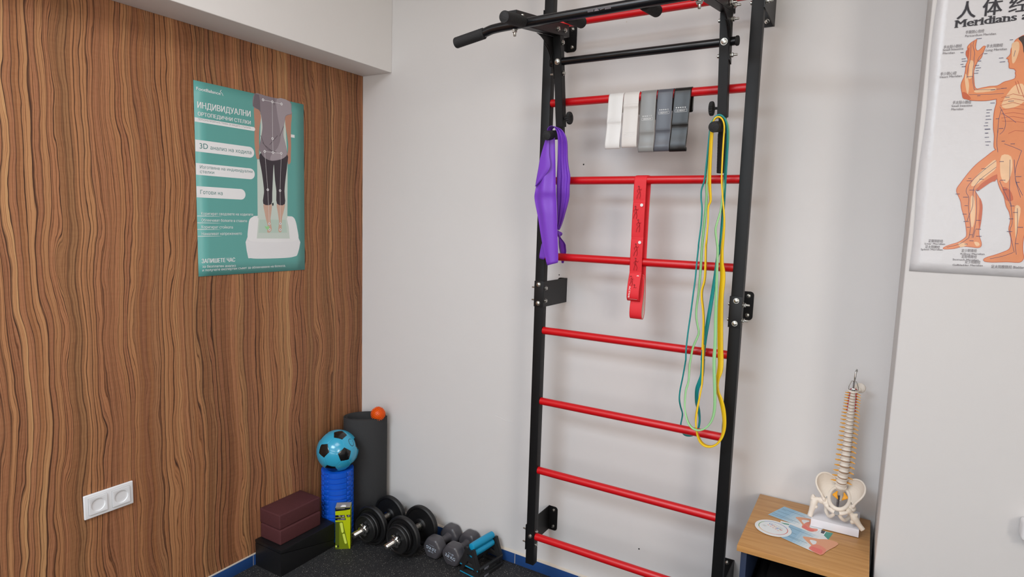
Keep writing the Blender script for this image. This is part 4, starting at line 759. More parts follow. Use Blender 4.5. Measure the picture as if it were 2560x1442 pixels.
# ================================================================== double wall socket
sy, sz = -1.2444, .459
root = thing('wall_socket', 'white double wall socket on the wood veneer wall', 'socket', (0, sy+.076, sz))
b = MB(); hole = .0225
fr = MB(); fr.box((0, sy, sz), (.008, sy+.152, sz+.081), .0035, 3)
fr.build('frame', M['plast'], root)
for cy in (sy+.0405, sy+.1115):
    cz = sz+.0405; b = MB(); n = 48; h = .0275
    def sq(a):
        m_ = max(abs(math.cos(a)), abs(math.sin(a))); return (min(1, 1/m_ if m_ else 1)*1)
    outer = [(h*math.cos(a)/max(abs(math.cos(a)), abs(math.sin(a))), h*math.sin(a)/max(abs(math.cos(a)), abs(math.sin(a)))) for a in [2*PI*i/n for i in range(n)]]
    def ring(pts, x): return [(x, cy+p[0], cz+p[1]) for p in pts]
    circ = lambda r: [(r*math.cos(2*PI*i/n), r*math.sin(2*PI*i/n)) for i in range(n)]
    b.rings([ring(outer, .006), ring(outer, .0112), ring(circ(.0222), .0118), ring(circ(.0208), .0112), ring(circ(.0198), -.004)], caps=False)
    b.poly(*ring(circ(.0198), -.004))
    ins = b.build('socket_insert', M['plast'], root, ang=30)
    b = MB(); b.box((.0079, cy-.0286, cz-.0286), (.0083, cy+.0286, cz-.0279)); b.box((.0079, cy-.0286, cz+.0279), (.0083, cy+.0286, cz+.0286)); b.box((.0079, cy-.0286, cz-.028), (.0083, cy-.0279, cz+.028)); b.box((.0079, cy+.0279, cz-.028), (.0083, cy+.0286, cz+.028)); b.build('shadow_gap', M['lgrey'], root)
    b = MB()
    for dy, dz in ((-.0068, -.0068), (.0068, .0068)):
        b.lathe([(.0026, 0), (.0026, .0006)], (-.004, cy+dy*1.1, cz+dz*.3), (1, 0, 0), 14)
    b.build('pin_hole', M['socketdark'], ins)
    for z0 in (cz-.0198, cz+.0178):
        b = MB(); b.box((-.003, cy-.002, z0), (.007, cy+.002, z0+.002)); b.build('earth_clip', M['steel'], ins)

# ================================================================== floor corner: wedges, blocks
g = 'black foam wedges in the corner stack'
def wedge(name, pts, x0, x1, lab):
    b = MB(); b.prism([(x0, y, z) for y, z in pts], (x1-x0, 0, 0), .0035)
    return tag(b.build(name, M['wedge']), lab, 'foam wedge', g)
YF, YB = -.622, -.338
wedge('foam_wedge', [(YF, 0), (YB, 0), (YB, .03), (YF, .098)], .009, .170, 'lower black foam wedge on the floor, thick end towards the room')
wedge('foam_wedge', [(YF+.001, .0992), (YB, .0312), (YB, .112), (YF, .112)], .007, .172, 'upper black foam wedge carrying the burgundy blocks, thin end towards the room')
def block(x0, y0, z0, lab):
    b = MB(); b.box((x0, y0, z0), (x0+.127, y0+.212, z0+.0625), .006, 3)
    return tag(b.build('yoga_block', M['mauve']), lab, 'yoga block', 'burgundy foam blocks on the wedges')
block(.010, -.597, .1121, 'lower burgundy foam block resting directly on the black wedges')
block(.003, -.594, .1748, 'upper burgundy foam block lying on top of the other block')

# ------------------------------------------------------------------ rolled mat
mx, my, mh = .114, -.093, .525
b = MB(); n = 110; turns = 2.35; inn = []; out = []
for i in range(n+1):
    a = -2.4 + turns*2*PI*i/n; r = .0765+.0205*i/n
    e = (1.0, .68)
    r2 = r+.0072
    for lst, q in ((inn, r), (out, r2)):      # slightly squeezed into the corner
        p_, s_ = e[0]*q*math.cos(a), e[1]*q*math.sin(a); lst.append((mx+(p_-s_)*.7071, my+(p_+s_)*.7071))
bot, top = 0, mh; ch = .0012
for (A, B_) in ((inn, out),):
    sec = []
    for i in range(n+1):
        p, q = Vector((*A[i], 0)), Vector((*B_[i], 0)); d = (q-p)*.2
        sec.append([p+Vector((0,0,bot)), p+Vector((0,0,top-ch)), p+d+Vector((0,0,top)), q-d+Vector((0,0,top)), q+Vector((0,0,top-ch)), q+Vector((0,0,bot))])
    b.rings(sec)
tag(b.build('exercise_mat', M['mat'], ang=50), 'dark grey exercise mat rolled up and standing in the corner', 'exercise mat')

# ------------------------------------------------------------------ spiky massage ball
oc = Vector((.180, -.076, .5415)); b = MB(); b.sphere(oc, .0295, 28); N = 230
for i in range(N):
    zz = 1-2*(i+.5)/N; a = i*PI*(3-5**.5); rr_ = math.sqrt(1-zz*zz); d = Vector((rr_*math.cos(a), rr_*math.sin(a), zz))
    b.lathe([(.0021, .0285), (.0013, .0335), (.0008, .0352)], oc, d, 6)
tag(b.build('massage_ball', M['spiky'], ang=50), 'orange spiky massage ball lying on the rim of the rolled mat', 'massage ball')

# ------------------------------------------------------------------ foam roller
rx, ry, rh = .109, -.262, .326
root = thing('foam_roller', 'bright blue textured foam roller standing upright beside the rolled mat', 'foam roller', (rx, ry, 0))
b = MB(); na, nz = 144, 150; rows = []
def rr(a, z):
    s = ((a+R(43)+R(36)) % (2*PI))/(2*PI)*3; k = int(s); f = s-k
    if f < .02 or f > .98 or abs(f-.6) < .018: return .0665
    if f < .6:         # broad strip of ribs, a tall pad and narrow ones in turn
        for z0, z1 in RIBS:
            if z0 < z/rh < z1: return .0712
        return .0668
    g_ = (f-.6)/.4; q = (z/rh*14+(.5 if g_ > .5 else 0)) % 1      # two columns of small staggered studs
    return .0715 if (.22 < q < .78 and .10 < (g_*2) % 1 < .90) else .0674
RIBS = [(.005, .075), (.092, .16), (.178, .25), (.268, .34), (.357, .395), (.415, .60), (.62, .665), (.682, .75), (.768, .835), (.853, .91), (.925, .995)]
for i in range(nz+1):
    z = rh*i/nz; ed = .004 if i in (0, nz) else 0
    rows.append([(rx+(rr(2*PI*j/na, min(max(z, .001), rh-.001))-ed)*math.cos(2*PI*j/na), ry+(rr(2*PI*j/na, min(max(z, .001), rh-.001))-ed)*math.sin(2*PI*j/na), z) for j in range(na)])
inner = [[(rx+.048*math.cos(2*PI*j/na), ry+.048*math.sin(2*PI*j/na), z) for j in range(na)] for z in (rh, rh-.006)]
b.rings(rows+inner[:1], caps=False); b.rings([inner[0], [(p[0], p[1], 0) for p in inner[0]], rows[0]], caps=False)
b.build('foam_sleeve', M['roller'], root, ang=40)
b = MB(); b.lathe([(.0478, .002), (.0478, rh-.004), (.045, rh-.004), (.045, .002)], (rx, ry, 0), (0, 0, 1), 48, caps=False); b.build('core_tube', M['rollerin'], root)

# ------------------------------------------------------------------ football
BR_ = .0925; bc = Vector((rx, ry, rh+.0805))
root = thing('football', 'light blue football with black pentagons balanced on the blue roller', 'ball', bc)
rel = bc - cam.matrix_world.translation; fw = -rel.normalized(); rt = Vector((0, 0, 1)).cross(fw).normalized(); upv = fw.cross(rt)
def dirv(x, y):
    return (rt*x + upv*y + fw*math.sqrt(max(0, 1-x*x-y*y))).normalized()
v0 = dirv(.345, -.238); v1 = dirv(-.607, .03)
e3 = v0; e1 = (v1 - v1.dot(e3)*e3).normalized(); e2 = e3.cross(e1)
pent = [e3, -e3]
for k in range(5):
    a = 2*PI*k/5; pent.append((e1*math.cos(a)+e2*math.sin(a))*(2/5**.5)+e3/5**.5); a += PI/5
    pent.append((e1*math.cos(a)+e2*math.sin(a))*(2/5**.5)-e3/5**.5)
hexa = []
for i in range(12):
    for j in range(i+1, 12):
        for k in range(j+1, 12):
            if pent[i].dot(pent[j]) > .4 and pent[j].dot(pent[k]) > .4 and pent[i].dot(pent[k]) > .4: hexa.append((pent[i]+pent[j]+pent[k]).normalized())
bm = bmesh.new(); bmesh.ops.create_icosphere(bm, subdivisions=7, radius=1.0)
fc = [(p, .9393/.9149*1.0, 1) for p in pent] + [(p, 1.0, 0) for p in hexa]
for v in bm.verts:
    d = v.co.normalized(); s_ = sorted((d.dot(p)/h for p, h, _ in fc), reverse=True); gap = s_[0]-s_[1]
    v.co = bc + d*BR_*(1-.010*math.exp(-(gap/.008)**2))
for f in bm.faces:
    d = (f.calc_center_median()-bc).normalized(); f.material_index = max(fc, key=lambda q: d.dot(q[0])/q[1])[2]
b = MB(); b.b.free(); b.b = bm; b.build('panels', [M['ballblue'], M['ballblack']], root, ang=60, fix=False)
b = MB(); d = dirv(.64, .327); lu = (Vector((0, 0, 1)) - d.z*d).normalized(); lr = lu.cross(d)*-1
def onball(x, y, k=1.002): 
    q = (d + (lr*(-x)+lu*y)/BR_).normalized(); return bc+q*BR_*k
if (onball(.01, 0)-onball(0, 0)).dot(rt) < 0: lr = -lr
el = [(.0135*math.cos(2*PI*i/24)+.0, .0185*math.sin(2*PI*i/24)) for i in range(24)]
for i in range(24):
    if i in (1, 2): continue
    a, c_ = el[i], el[(i+1) % 24]; b.poly(onball(*a), onball(*c_), onball(c_[0]*.84, c_[1]*.86), onball(a[0]*.84, a[1]*.86))
b.poly(onball(-.0095, .009), onball(-.008, -.006), onball(.009, -.008), onball(.0, .003))
b.build('printed_logo', M['ballblack'], root, smooth=False)

# ------------------------------------------------------------------ lime carton
e1 = Vector((.775, .632, 0)).normalized(); n1 = Vector((e1.y, -e1.x, 0)); fl = Vector((.193, -.354, .0005)); bw, bd, bh = .064, .050, .192
root = thing('carton', 'narrow lime green product carton standing in front of the blue roller', 'carton', fl+e1*bw/2-n1*bd/2)
def BX(u, dp, v): return fl + e1*u - n1*dp + Vector((0, 0, v))
b = MB()
def cuboid(b, u0, u1, d0, d1, v0, v1):
    v = [b.b.verts.new(BX(*q)) for q in ((u0,d0,v0),(u1,d0,v0),(u1,d1,v0),(u0,d1,v0),(u0,d0,v1),(u1,d0,v1),(u1,d1,v1),(u0,d1,v1))]
    for q in ((3,2,1,0),(4,5,6,7),(0,1,5,4),(1,2,6,5),(2,3,7,6),(3,0,4,7)): f = b.b.faces.new([v[i] for i in q]); f.material_index = b.mi
cuboid(b, 0, bw, 0, bd, 0, bh); b.build('box', M['lime'], root, smooth=False)
b = MB(); cuboid(b, .0006, bw-.0006, .0006, bd-.0006, bh, bh+.0006); b.build('lid', M['carton'], root, smooth=False)
b = MB(); b.grid([[BX(.021+.026*k/3, .012+.001*i, bh+.0008+.006*math.sin(i*.5)) for k in range(4)] for i in range(3)] + [[BX(.0225+.023*k/3, -.002, bh+.004) for k in range(4)]]); b.build('tuck_flap', M['cardwhite'], root, mods=(('SOLIDIFY', dict(thickness=.0005)),))
sh = Sheet(fl, e1, (0, 0, 1), n1, .000015)
sh.up(0); sh.poly([(0, 176), (.2, 188), (0, 192), (64, 192), (64, 187), (42, 179)][:1]+[(0, 191.8), (64, 191.8), (64, 185), (60, 182), (40, 179)])
sh.poly([(0, 147), (43, 147), (40, 158), (0, 158)]); sh.poly([(64, 147), (50, 147), (47.5, 158), (64, 158)]); sh.poly([(0, 134), (45, 134), (43.5, 145), (0, 145)])
sh.up(1); sh.poly([(0, 0), (59, 0), (32, 127), (0, 127)]); sh.up(2); sh.poly([(0, 0), (16.5, 0), (16.5, 127), (0, 127)])
sh.up(3); 
def lozenge(pts): sh.poly(pts)
lozenge([(19, 118), (22, 123), (28, 123), (31, 119), (36, 82), (33, 75), (29, 75), (26, 80)]); lozenge([(30, 68), (33, 71), (39, 71), (41, 66), (49, 30), (48, 24), (42, 24), (39, 29)])
sh.poly([(0, 9), (7, 9), (7, 18), (0, 18)]); sh.up(0); sh.poly([(8, 9), (15, 9), (15, 18), (8, 18)])
sh.m.build('printed_panel', [M['black2'], M['limedark'], M['limedeep'], M['limelight']], root, smooth=False, fix=False)
sh.m = MB(); sh.up(0)
sh.text('TR 160', (13, 149.5), (38.5, 149.5), 6.5); sh.text('X1', (52, 149.5), (61, 149.5), 6.5); sh.text('TRAINING', (23, 140.8), (41.5, 140.8), 2.8); sh.text('ENTRAINEMENT', (10, 135.8), (42.5, 135.8), 3); sh.text('TRAINING ACCESSORY', (3, 186), (41, 186), 3)
sh.m.build('lettering', M['white'], root, smooth=False, fix=False)

# ------------------------------------------------------------------ chrome dumbbells with black plates
def chrome_dumbbell(loc, lab):
    r = thing('plate_dumbbell', lab, 'dumbbell', loc, 'chrome dumbbells with black plates')
    z = .0885; lx, ly = loc[0], loc[1]; o = Vector((lx, ly, z)); ax = Vector((0, 1, 0))
    b = MB(); b.lathe([(.0125, -.125), (.0138, -.123), (.0138, -.005), (.0155, -.002), (.016, .03), (.0155, .062), (.0138, .065), (.0138, .118), (.0125, .12)], o+ax*.03, ax, 28); b.build('handle_bar', M['steel'], r)
    b = MB(); N = 22
    prof = []
    for k in range(N): 
        h = -.199+.064*k/N; prof += [(.0118, h), (.0128, h+.0015)]
    b.lathe([(.0095, -.2015)]+prof+[(.0118, -.133)], o+ax*.03, ax, 24); b.build('threaded_end', M['chrome'], r, ang=60)
    b = MB(); b.lathe([(.0122, .112), (.0122, .128), (.0105, .130)], o+ax*.03, ax, 20); b.build('threaded_end', M['chrome'], r)
    def plate(h, R_, t, s):
        b = MB(); p = o+ax*h
        b.lathe([(.0145, 0), (R_*.30, 0), (R_*.33, t*.10), (R_*.36, t*.22), (R_*.83, t*.22), (R_*.87, t*.06), (R_*.95, .0), (R_, t*.2), (R_, t*.8), (R_*.95, t), (R_*.87, t*.94), (R_*.83, t*.78), (R_*.36, t*.78), (R_*.33, t*.9), (R_*.30, t), (.0145, t)], p, ax, 56); q = b.build('weight_plate', M['rubber'], r, ang=30)
        return q
    plate(-.070, .0885, .026, 1); plate(-.0885, .064, .018, 1); plate(-.1045, .060, .0155, 1)
    q = plate(.050, .0885, .026, 1); plate(.0765, .056, .012, 1)
    for h, s in ((-.0435, 1), (.0475, -1)):
        b = MB(); b.lathe([(.0165, 0), (.0195, .0005), (.0195, .007), (.0165, .0085)], o+ax*(h-.0 if s > 0 else h-.006), ax, 28); b.build('collar', M['chrome'], r)
    b = MB(); p = o+ax*-.1055; n = 72
    def star(k): 
        a = 2*PI*k/n; c6 = math.cos(a*6); return .0245+.0045*max(-.6, min(.8, c6*1.4))
    b.rings([[p-ax*h+Vector((math.cos(2*PI*k/n), 0, math.sin(2*PI*k/n)))*star(k)*s_ for k in range(n)] for h, s_ in ((0, .9), (.001, 1), (.009, 1), (.011, .92))])
    b.lathe([(.0185, .010), (.018, .020), (.0145, .022)], p, -ax, 30); b.build('star_nut', M['chrome'], r, ang=40)
    b = MB(); lettering(b, '5', o+ax*.0635+Vector((-.012, 0, .052)), (1, 0, 0), (0, 0, 1), .010, .016); lettering(b, 'KG', o+ax*.0635+Vector((.030, 0, .040)), (.8, 0, -.6), (.6, 0, .8), .014, .010)
    b.build('embossed_mark', M['black2'], r, smooth=False)
    return r
chrome_dumbbell((.291, -.172, 0), 'chrome dumbbell with black plates leaning nearest the rolled mat')
chrome_dumbbell((.471, -.166, 0), 'chrome dumbbell with black plates beside the grey vinyl dumbbells')

# ------------------------------------------------------------------ grey vinyl dumbbells
def vinyl_dumbbell(loc, rz, flip, lab):
    r = thing('vinyl_dumbbell', lab, 'dumbbell', loc, 'small grey vinyl dumbbells')
    lx, ly = loc[0], loc[1]; zc = .0457
    def head(y0, y1, out):
        b = MB(); n = 48; rs = []
        def rad(a, k): return k*(.0474+.0019*math.cos(6*a))
        for t, k in ((0, .66), (.04, .86), (.14, .97), (.3, 1), (.7, 1), (.86, .97), (.96, .88), (1, .80)):
            rs.append([(lx+rad(2*PI*i/n, k)*math.cos(2*PI*i/n), ly+y0+(y1-y0)*t, zc+rad(2*PI*i/n, k)*math.sin(2*PI*i/n)) for i in range(n)])
        b.rings(rs); return b.build('head', M['vinyl'], r, ang=60)
    h0 = head(-.032, -.088, 1); head(.032, .088, 1)
    b = MB(); b.lathe([(.026, -.036), (.019, -.028), (.0172, -.015), (.0178, 0), (.0172, .015), (.019, .028), (.026, .036)], (lx, ly, zc), (0, 1, 0), 32); b.build('handle', M['vinyl'], r)
    b = MB(); yy = ly-.0884; c0, s0 = (1, 0)
    a = R(flip); u = Vector((math.cos(a), 0, math.sin(a))); v = Vector((-math.sin(a), 0, math.cos(a))); o = Vector((lx, yy, zc))
    lettering(b, '3,0 KG', o-u*.0265-v*.009, u, v, .053, .0135, .02); lettering(b, '6,6 LBS', o-u*.013+v*.0095, u, v, .028, .0065)
    b.poly(*[o+u*x+v*y_ for x, y_ in ((-.014, -.0165), (.014, -.0165), (.014, -.0172), (-.014, -.0172))]); b.build('lettering', M['dbtext'], r, smooth=False)
    return r
vinyl_dumbbell((.590, -.092, 0), 0, 172, 'grey vinyl dumbbell with upside-down lettering next to a chrome dumbbell')
vinyl_dumbbell((.693, -.092, 0), 0, -12, 'grey vinyl dumbbell with upright lettering next to the push-up stands')

# ------------------------------------------------------------------ push-up stands, one nested over the other
def pushup(loc, lab):
    r = thing('push_up_stand', lab, 'push-up stand', loc, 'nested black and cyan push-up stands'); o = Vector(loc)
    hw, hl, H = .052, .073, .086
    for s in (-1, 1):
        b = MB(); y0, y1 = (s*hl-.006, s*hl+.006)
        pr = [(-hw, 0), (-hw+.012, 0), (-.013, H-.026), (.013, H-.026), (hw-.012, 0), (hw, 0), (hw, .008), (.022, H), (.012, H-.002), (.008, H-.012), (-.008, H-.012), (-.012, H-.002), (-.022, H), (-hw, .008)]
        b.prism([o+Vector((x, y0, z)) for x, z in pr], (0, y1-y0, 0), .001); b.build('end_frame', M['pushblack'], r)
        b = MB(); b.box(o+Vector((-hw, s*hl-.008, 0)), o+Vector((hw, s*hl+.008, .014)), .002); b.build('foot_bar', M['pushblack'], r)
        b = MB(); b.box(o+Vector((-hw+.003, s*(hl+.0075)-.0012, .003)), o+Vector((hw-.003, s*(hl+.0075)+.0012, .0075)), .0005); b.build('grip_strip', M['cyan'], r)
        b = MB(); b.box(o+Vector((s*hw-.006 if s < 0 else hw-.006, -hl, 0)), o+Vector((s*hw+.006 if s < 0 else hw+.006, hl, .014)), .002); b.build('side_rail', M['pushblack'], r)
    b = MB(); b.lathe([(.010, -.068), (.0148, -.066), (.0155, -.05), (.0162, 0), (.0155, .05), (.0148, .066), (.010, .068)], o+Vector((0, 0, H+.002)), (0, 1, 0), 32); b.build('handle', M['cyan'], r)
    b = MB(); b.box(o+Vector((hw+.0055, -.05, .002)), o+Vector((hw+.0066, -.022, .011)), .0003); b.build('name_plate', M['tag'], r)
    r.rotation_euler = (0, 0, R(-7)); return r
pushup((.808, -.112, 0), 'lower black push-up stand with cyan handle, resting on the floor')
pushup((.805, -.108, .030), 'upper black push-up stand with cyan handle, nested over the other stand')

# ================================================================== side cabinet with oak top
root = thing('side_cabinet', 'low navy side cabinet with oak top between the wall bars and the pillar', 'cabinet', (2.024, -.208, 0))
b = MB(); b.box((1.862, -.405, .5525), (2.187, -.010, .57), .0012); b.build('top', M['oak'], root)
for x0 in (1.872, 2.162):
    b = MB(); b.box((x0, -.392, 0), (x0+.016, -.02, .5525), .001); b.build('side_panel', M['cab'], root)
b = MB(); b.box((1.888, -.032, 0), (2.162, -.02, .5525)); b.build('back_panel', M['cabin'], root)
for z in (.02, .34):
    b = MB(); b.box((1.888, -.388, z), (2.162, -.032, z+.016)); b.build('shelf', M['cabin'], root)
b = MB(); b.box((1.90, -.33, .3562), (2.12, -.06, .425), .02, 4); b.grid([[(1.93+.14*k/6, -.30+.05*i, .425+.010*math.sin(k*1.3+i)) for k in range(7)] for i in range(4)])
tag(b.build('folded_cloth', M['dark']), 'dark folded cloth lying inside the cabinet opening', 'cloth')
b = MB(); b.tube(catmull([(1.905, -.352, .3675), (1.896, -.356, .395), (1.900, -.360, .425), (1.915, -.362, .442), (1.935, -.360, .448)], 5), [.007, .007, .0072]+[.0075]*15+[.006, .005, .004], 10, squash=(1, .5)); b.tube(catmull([(1.905, -.352, .3675), (1.918, -.35, .376), (1.935, -.347, .382)], 4), .0055, 10)
tag(b.build('grey_strap', M['lgrey']), 'grey curved strap in the cabinet opening beside the dark cloth', 'strap')

# ------------------------------------------------------------------ leaflets and the round card
L = D['L']; ZT = .5702
def flat(k): return [(p[0]/1000, p[1]/1000) for p in L[k]]
class Leaf(Sheet):
    def __init__(s, z): Sheet.__init__(s, (0, 0, z), (1, 0, 0), (0, 1, 0), (0, 0, 1), .000015)
def leaflet(key, pts, z, lab, deco):
    cx = sum(p[0] for p in pts)/len(pts)/1000; cy = sum(p[1] for p in pts)/len(pts)/1000
    r = thing('leaflet', lab, 'leaflet', (cx, cy, z), 'leaflets on the oak cabinet top')
    b = MB(); b.prism([(p[0]/1000, p[1]/1000, z) for p in pts], (0, 0, .00035)); b.build('paper', M['leafwhite'], r, smooth=False)
    sh = Leaf(z+.00035); deco(sh); sh.m.build('printing', [M[k] for k in ('leafblue', 'leafmid', 'leafskin', 'leafred', 'leafteal', 'leafdark', 'inkblue', 'leafwhite', 'leaf1', 'leaf2', 'leaf3', 'leaf4', 'leafblush')], r, smooth=False, fix=False); return r
def lerp(a, e, t): return (a[0]+(e[0]-a[0])*t, a[1]+(e[1]-a[1])*t)
def rectify(q):
    """snap a traced four-corner leaflet to a true rectangle"""
    c_ = (sum(p[0] for p in q)/4, sum(p[1] for p in q)/4)
    u = Vector((q[1][0]+q[2][0]-q[0][0]-q[3][0], q[1][1]+q[2][1]-q[0][1]-q[3][1])).normalized()
    return u
A = L['A']; Cc = L['C']; Bq = L['B']
A4 = [(1945, -68), (1909, -158), (2052, -192), (2088, -102)]
A4 = [A[0], A[1], (A[1][0]+141, A[1][1]-39), (A[0][0]+141, A[0][1]-39)]
def fade(s, a, b, c, d):
    # the print runs from blue to white in fine bands
    s.up(0)
    for k in range(6):
        t0, t1 = (0 if k == 0 else .2+.07*k), .27+.07*k; s.m.mi = (0, 8, 9, 1, 10, 11)[k]; s.poly([lerp(a, d, t0), lerp(b, c, t0), lerp(b, c, t1), lerp(a, d, t1)])
def decoA(s):
    q = A4
    fade(s, q[0], q[1], q[2], q[3])
    s.up(2); s.region(L['A_arm']); s.up(7); s.region(L['A_gap']); s.up(12); s.region(L['A_blush']); s.up(3); s.region(L['A_red']); s.up(6)
    for l in L['lines'][:5]: s.stroke(l, 1.3)
def decoC(s):
    q = Cc
    fade(s, q[0], q[3], q[2], q[1])
    s.up(2); s.region(L['C_arm']); s.up(7); s.region(L['C_gap']); s.up(12); s.region(L['C_blush']); s.up(3); s.region(L['C_red']); s.up(6)
    for l in L['lines'][5:]: s.stroke(l, 1.3)
def decoB(s):
    s.up(4); s.poly(L['B_teal']); q = L['B_strip']; s.poly([lerp(q[0], q[3], .55), lerp(q[1], q[2], .55), lerp(q[1], q[2], .9), lerp(q[0], q[3], .9)]); s.up(5)
    for l in L['B_legs']: s.poly(l)
leaflet('B', Bq, ZT, 'white and teal leaflet lying under the two blue leaflets', decoB)
leaflet('A', A4, ZT+.0006, 'blue leaflet with an aching arm, tucked under the spine model base', decoA)
leaflet('C', Cc, ZT+.0012, 'blue leaflet with an aching back, nearest the cabinet front edge', decoC)
d = L['disc']; cxd = (d[0][0]+d[1][0])/2; cyd = (d[0][1]+d[1][1])/2
cxd, cyd = sum(p[0] for p in d[:6])/6/1000, sum(p[1] for p in d[:6])/6/1000
RD = .051; z = ZT+.0018
root = thing('round_card', 'round white card with a coloured ring lying at the left on the cabinet top', 'card', (cxd, cyd, z))
b = MB(); b.lathe([(RD-.0003, 0), (RD, .0003), (RD, .0012), (RD-.0003, .0015)], (cxd, cyd, z), (0, 0, 1), 64); b.build('card', M['leafwhite'], root)
th = math.atan2(-.038, .055)-.0
sh = Sheet((cxd, cyd, z+.0015), (math.cos(th), math.sin(th), 0), (-math.sin(th), math.cos(th), 0), (0, 0, 1), .000015)
sh.up(0); n = 72
for i in range(n):
    a0, a1 = 2*PI*i/n, 2*PI*(i+1)/n; t = (i/n+.04) % 1
    sh.m.mi = 1 if (t < .20 or t > .93) else (0 if t < .5 else (2 if t < .68 else (3 if t < .86 else 4)))
    sh.poly([(41*math.cos(a0), 41*math.sin(a0)), (41*math.cos(a1), 41*math.sin(a1)), (39*math.cos(a1), 39*math.sin(a1)), (39*math.cos(a0), 39*math.sin(a0))])
x = -25
for ch, mi, wd in (('G', 0, 10), ('o', 1, 7.4), ('o', 3, 7.4), ('g', 0, 7.4), ('l', 2, 1.6), ('e', 1, 7.2)):
    sh.m.mi = mi; sh.text(ch, (x, 8), (x+wd, 8), 10.5); x += wd+1.3
sh.m.mi = 4; sh.text('★★★★★', (-23, -2), (22, -2), 5)
sh.m.mi = 5; sh.stroke([(-18, 22), (18, 22)], .8); sh.stroke([(-26, -10), (-14, -10)], .7); sh.stroke([(-26, -13), (-16, -13)], .7); sh.stroke([(-26, -16), (-15, -16)], .7)
sh.m.build('printing', [M[k] for k in ('gblue', 'gred', 'ggreen', 'gyel', 'gorange', 'inkgrey')], root, smooth=False, fix=False)

# ================================================================== spine model
root = thing('spine_model', 'small human spine and pelvis model with yellow nerves on the oak cabinet top', 'anatomy model', (2.093, -.093, ZT))
b = MB(); th = R(0)
b.prism([(2.030, -.164, ZT+.0019), (2.157, -.162, ZT+.0019), (2.157, -.028, ZT+.0019), (2.036, -.030, ZT+.0019)], (0, 0, .024), .001); b.build('base_block', M['basewhite'], root)
spx = [Vector(p) for p in ((2.0985, -.100, .6905), (2.0995, -.103, .705), (2.1015, -.106, .725), (2.1035, -.107, .748), (2.1045, -.103, .775), (2.1050, -.097, .805), (2.1055, -.092, .835), (2.106, -.089, .865), (2.1065, -.089, .895), (2.107, -.092, .925), (2.1075, -.096, .952), (2.108, -.097, .975), (2.108, -.096, .992))]
dense = catmull(spx, 30); cum = [0]
for a, e in zip(dense, dense[1:]): cum.append(cum[-1]+(e-a).length)
def at(s):
    s = max(0, min(cum[-1]-1e-6, s))
    for i in range(len(cum)-1):
        if cum[i+1] >= s:
            t = (s-cum[i])/(cum[i+1]-cum[i]); return dense[i].lerp(dense[i+1], t), (dense[min(i+3, len(dense)-1)]-dense[max(0, i-3)]).normalized()
b = MB(); b.tube([(2.093, -.098, ZT+.024), (2.0945, -.097, .66)], .0024, 14); b.tube([(2.0965, -.092, ZT+.024), (2.098, -.094, .66)], .0018, 12); b.tube([at(cum[-1])[0], at(cum[-1])[0]+Vector((0, 0, .03))], .0022, 12)
b.build('support_rod', M['rod'], root)
NV = 24; hs = [1.25-.75*i/(NV-1) for i in range(NV)]; tot = sum(hs); s_ = 0
for i in range(NV):
    L_ = cum[-1]*hs[i]/tot; p0, t0 = at(s_); p1, t1 = at(s_+L_*.80); p2, t2 = at(s_+L_); pm, tm = at(s_+L_*.4); rad = .0152-.0068*(i/(NV-1))
    if i > NV-3: rad *= .92
    ax = (p1-p0).normalized(); H = (p1-p0).length
    b = MB(); b.lathe([(rad*.9, 0), (rad, H*.08), (rad*.90, H*.3), (rad*.87, H*.5), (rad*.90, H*.7), (rad, H*.92), (rad*.9, H)], p0, ax, 20)
    bk = Vector((0, 1, 0)); c_ = pm
    for sd in (-1, 1):
        tp = c_+bk*rad*1.2+Vector((sd*rad*1.75, rad*.35, .001)); b.tube([c_+bk*rad*.8+Vector((sd*rad*.5, 0, 0)), c_+bk*rad*1.1+Vector((sd*rad*1.1, 0, 0)), tp], [rad*.32, rad*.26, rad*.22], 8)
        b.tube([c_+bk*rad*1.15+Vector((sd*rad*.7, 0, -H*.45)), c_+bk*rad*1.2+Vector((sd*rad*.75, 0, H*.5))], rad*.25, 8)
    b.tube([c_+bk*rad*1.2, c_+bk*rad*1.9+Vector((0, 0, -H*.25)), c_+bk*rad*2.5+Vector((0, 0, -H*.7))], [rad*.34, rad*.27, rad*.2], 8)
    b.build('vertebra', M['bone'], root, ang=60)
    if i < NV-1:
        b = MB(); b.lathe([(rad*.86, 0), (rad*.93, (p2-p1).length*.5), (rad*.86, (p2-p1).length)], p1, (p2-p1).normalized(), 20); b.build('disc', M['disc'], root)
        for sd in (-1, 1):
            q = p1+Vector((sd*rad*.75, rad*.75, 0)); ln = .0165 if i < 16 else .0145
            b = MB(); b.tube([q, q+Vector((sd*ln*.45, .000, -.0008)), q+Vector((sd*ln, -.004, -.003 if sd > 0 else .0002))], [.0021, .0022, .0011] if i < 8 else [.0017, .0018, .0009], 8); b.build('nerve', M['nerve'], root)
            if 15 < i < 23:
                b = MB(); b.sphere(p1+Vector((sd*rad*.95, -rad*.1, .001)), .0024, 10, (1, 1, 1.5)); b.build('artery', M['artery'], root)
    s_ += L_
tp = at(cum[-1])[0]
b = MB(); b.tube(catmull([tp+Vector((-.009, .008, -.003)), tp+Vector((-.006, .003, .004)), tp+Vector((.001, .001, .006)), tp+Vector((.008, .004, .004)), tp+Vector((.009, .009, -.004))], 4), .0013, 8); b.build('artery', M['artery'], root)
b = MB(); b.sphere(tp+Vector((.017, .030, .004)), .0155, 20, (1, .45, 1)); b.tube([tp+Vector((.006, .014, -.004)), tp+Vector((.014, .024, .0))], [.005, .009], 10); b.sphere(tp+Vector((0, .006, -.004)), .0145, 16, (1.05, .9, .35)); b.build('skull_base', M['bone'], root, ang=60)
b = MB(); c0 = tp+Vector((0, 0, .003))
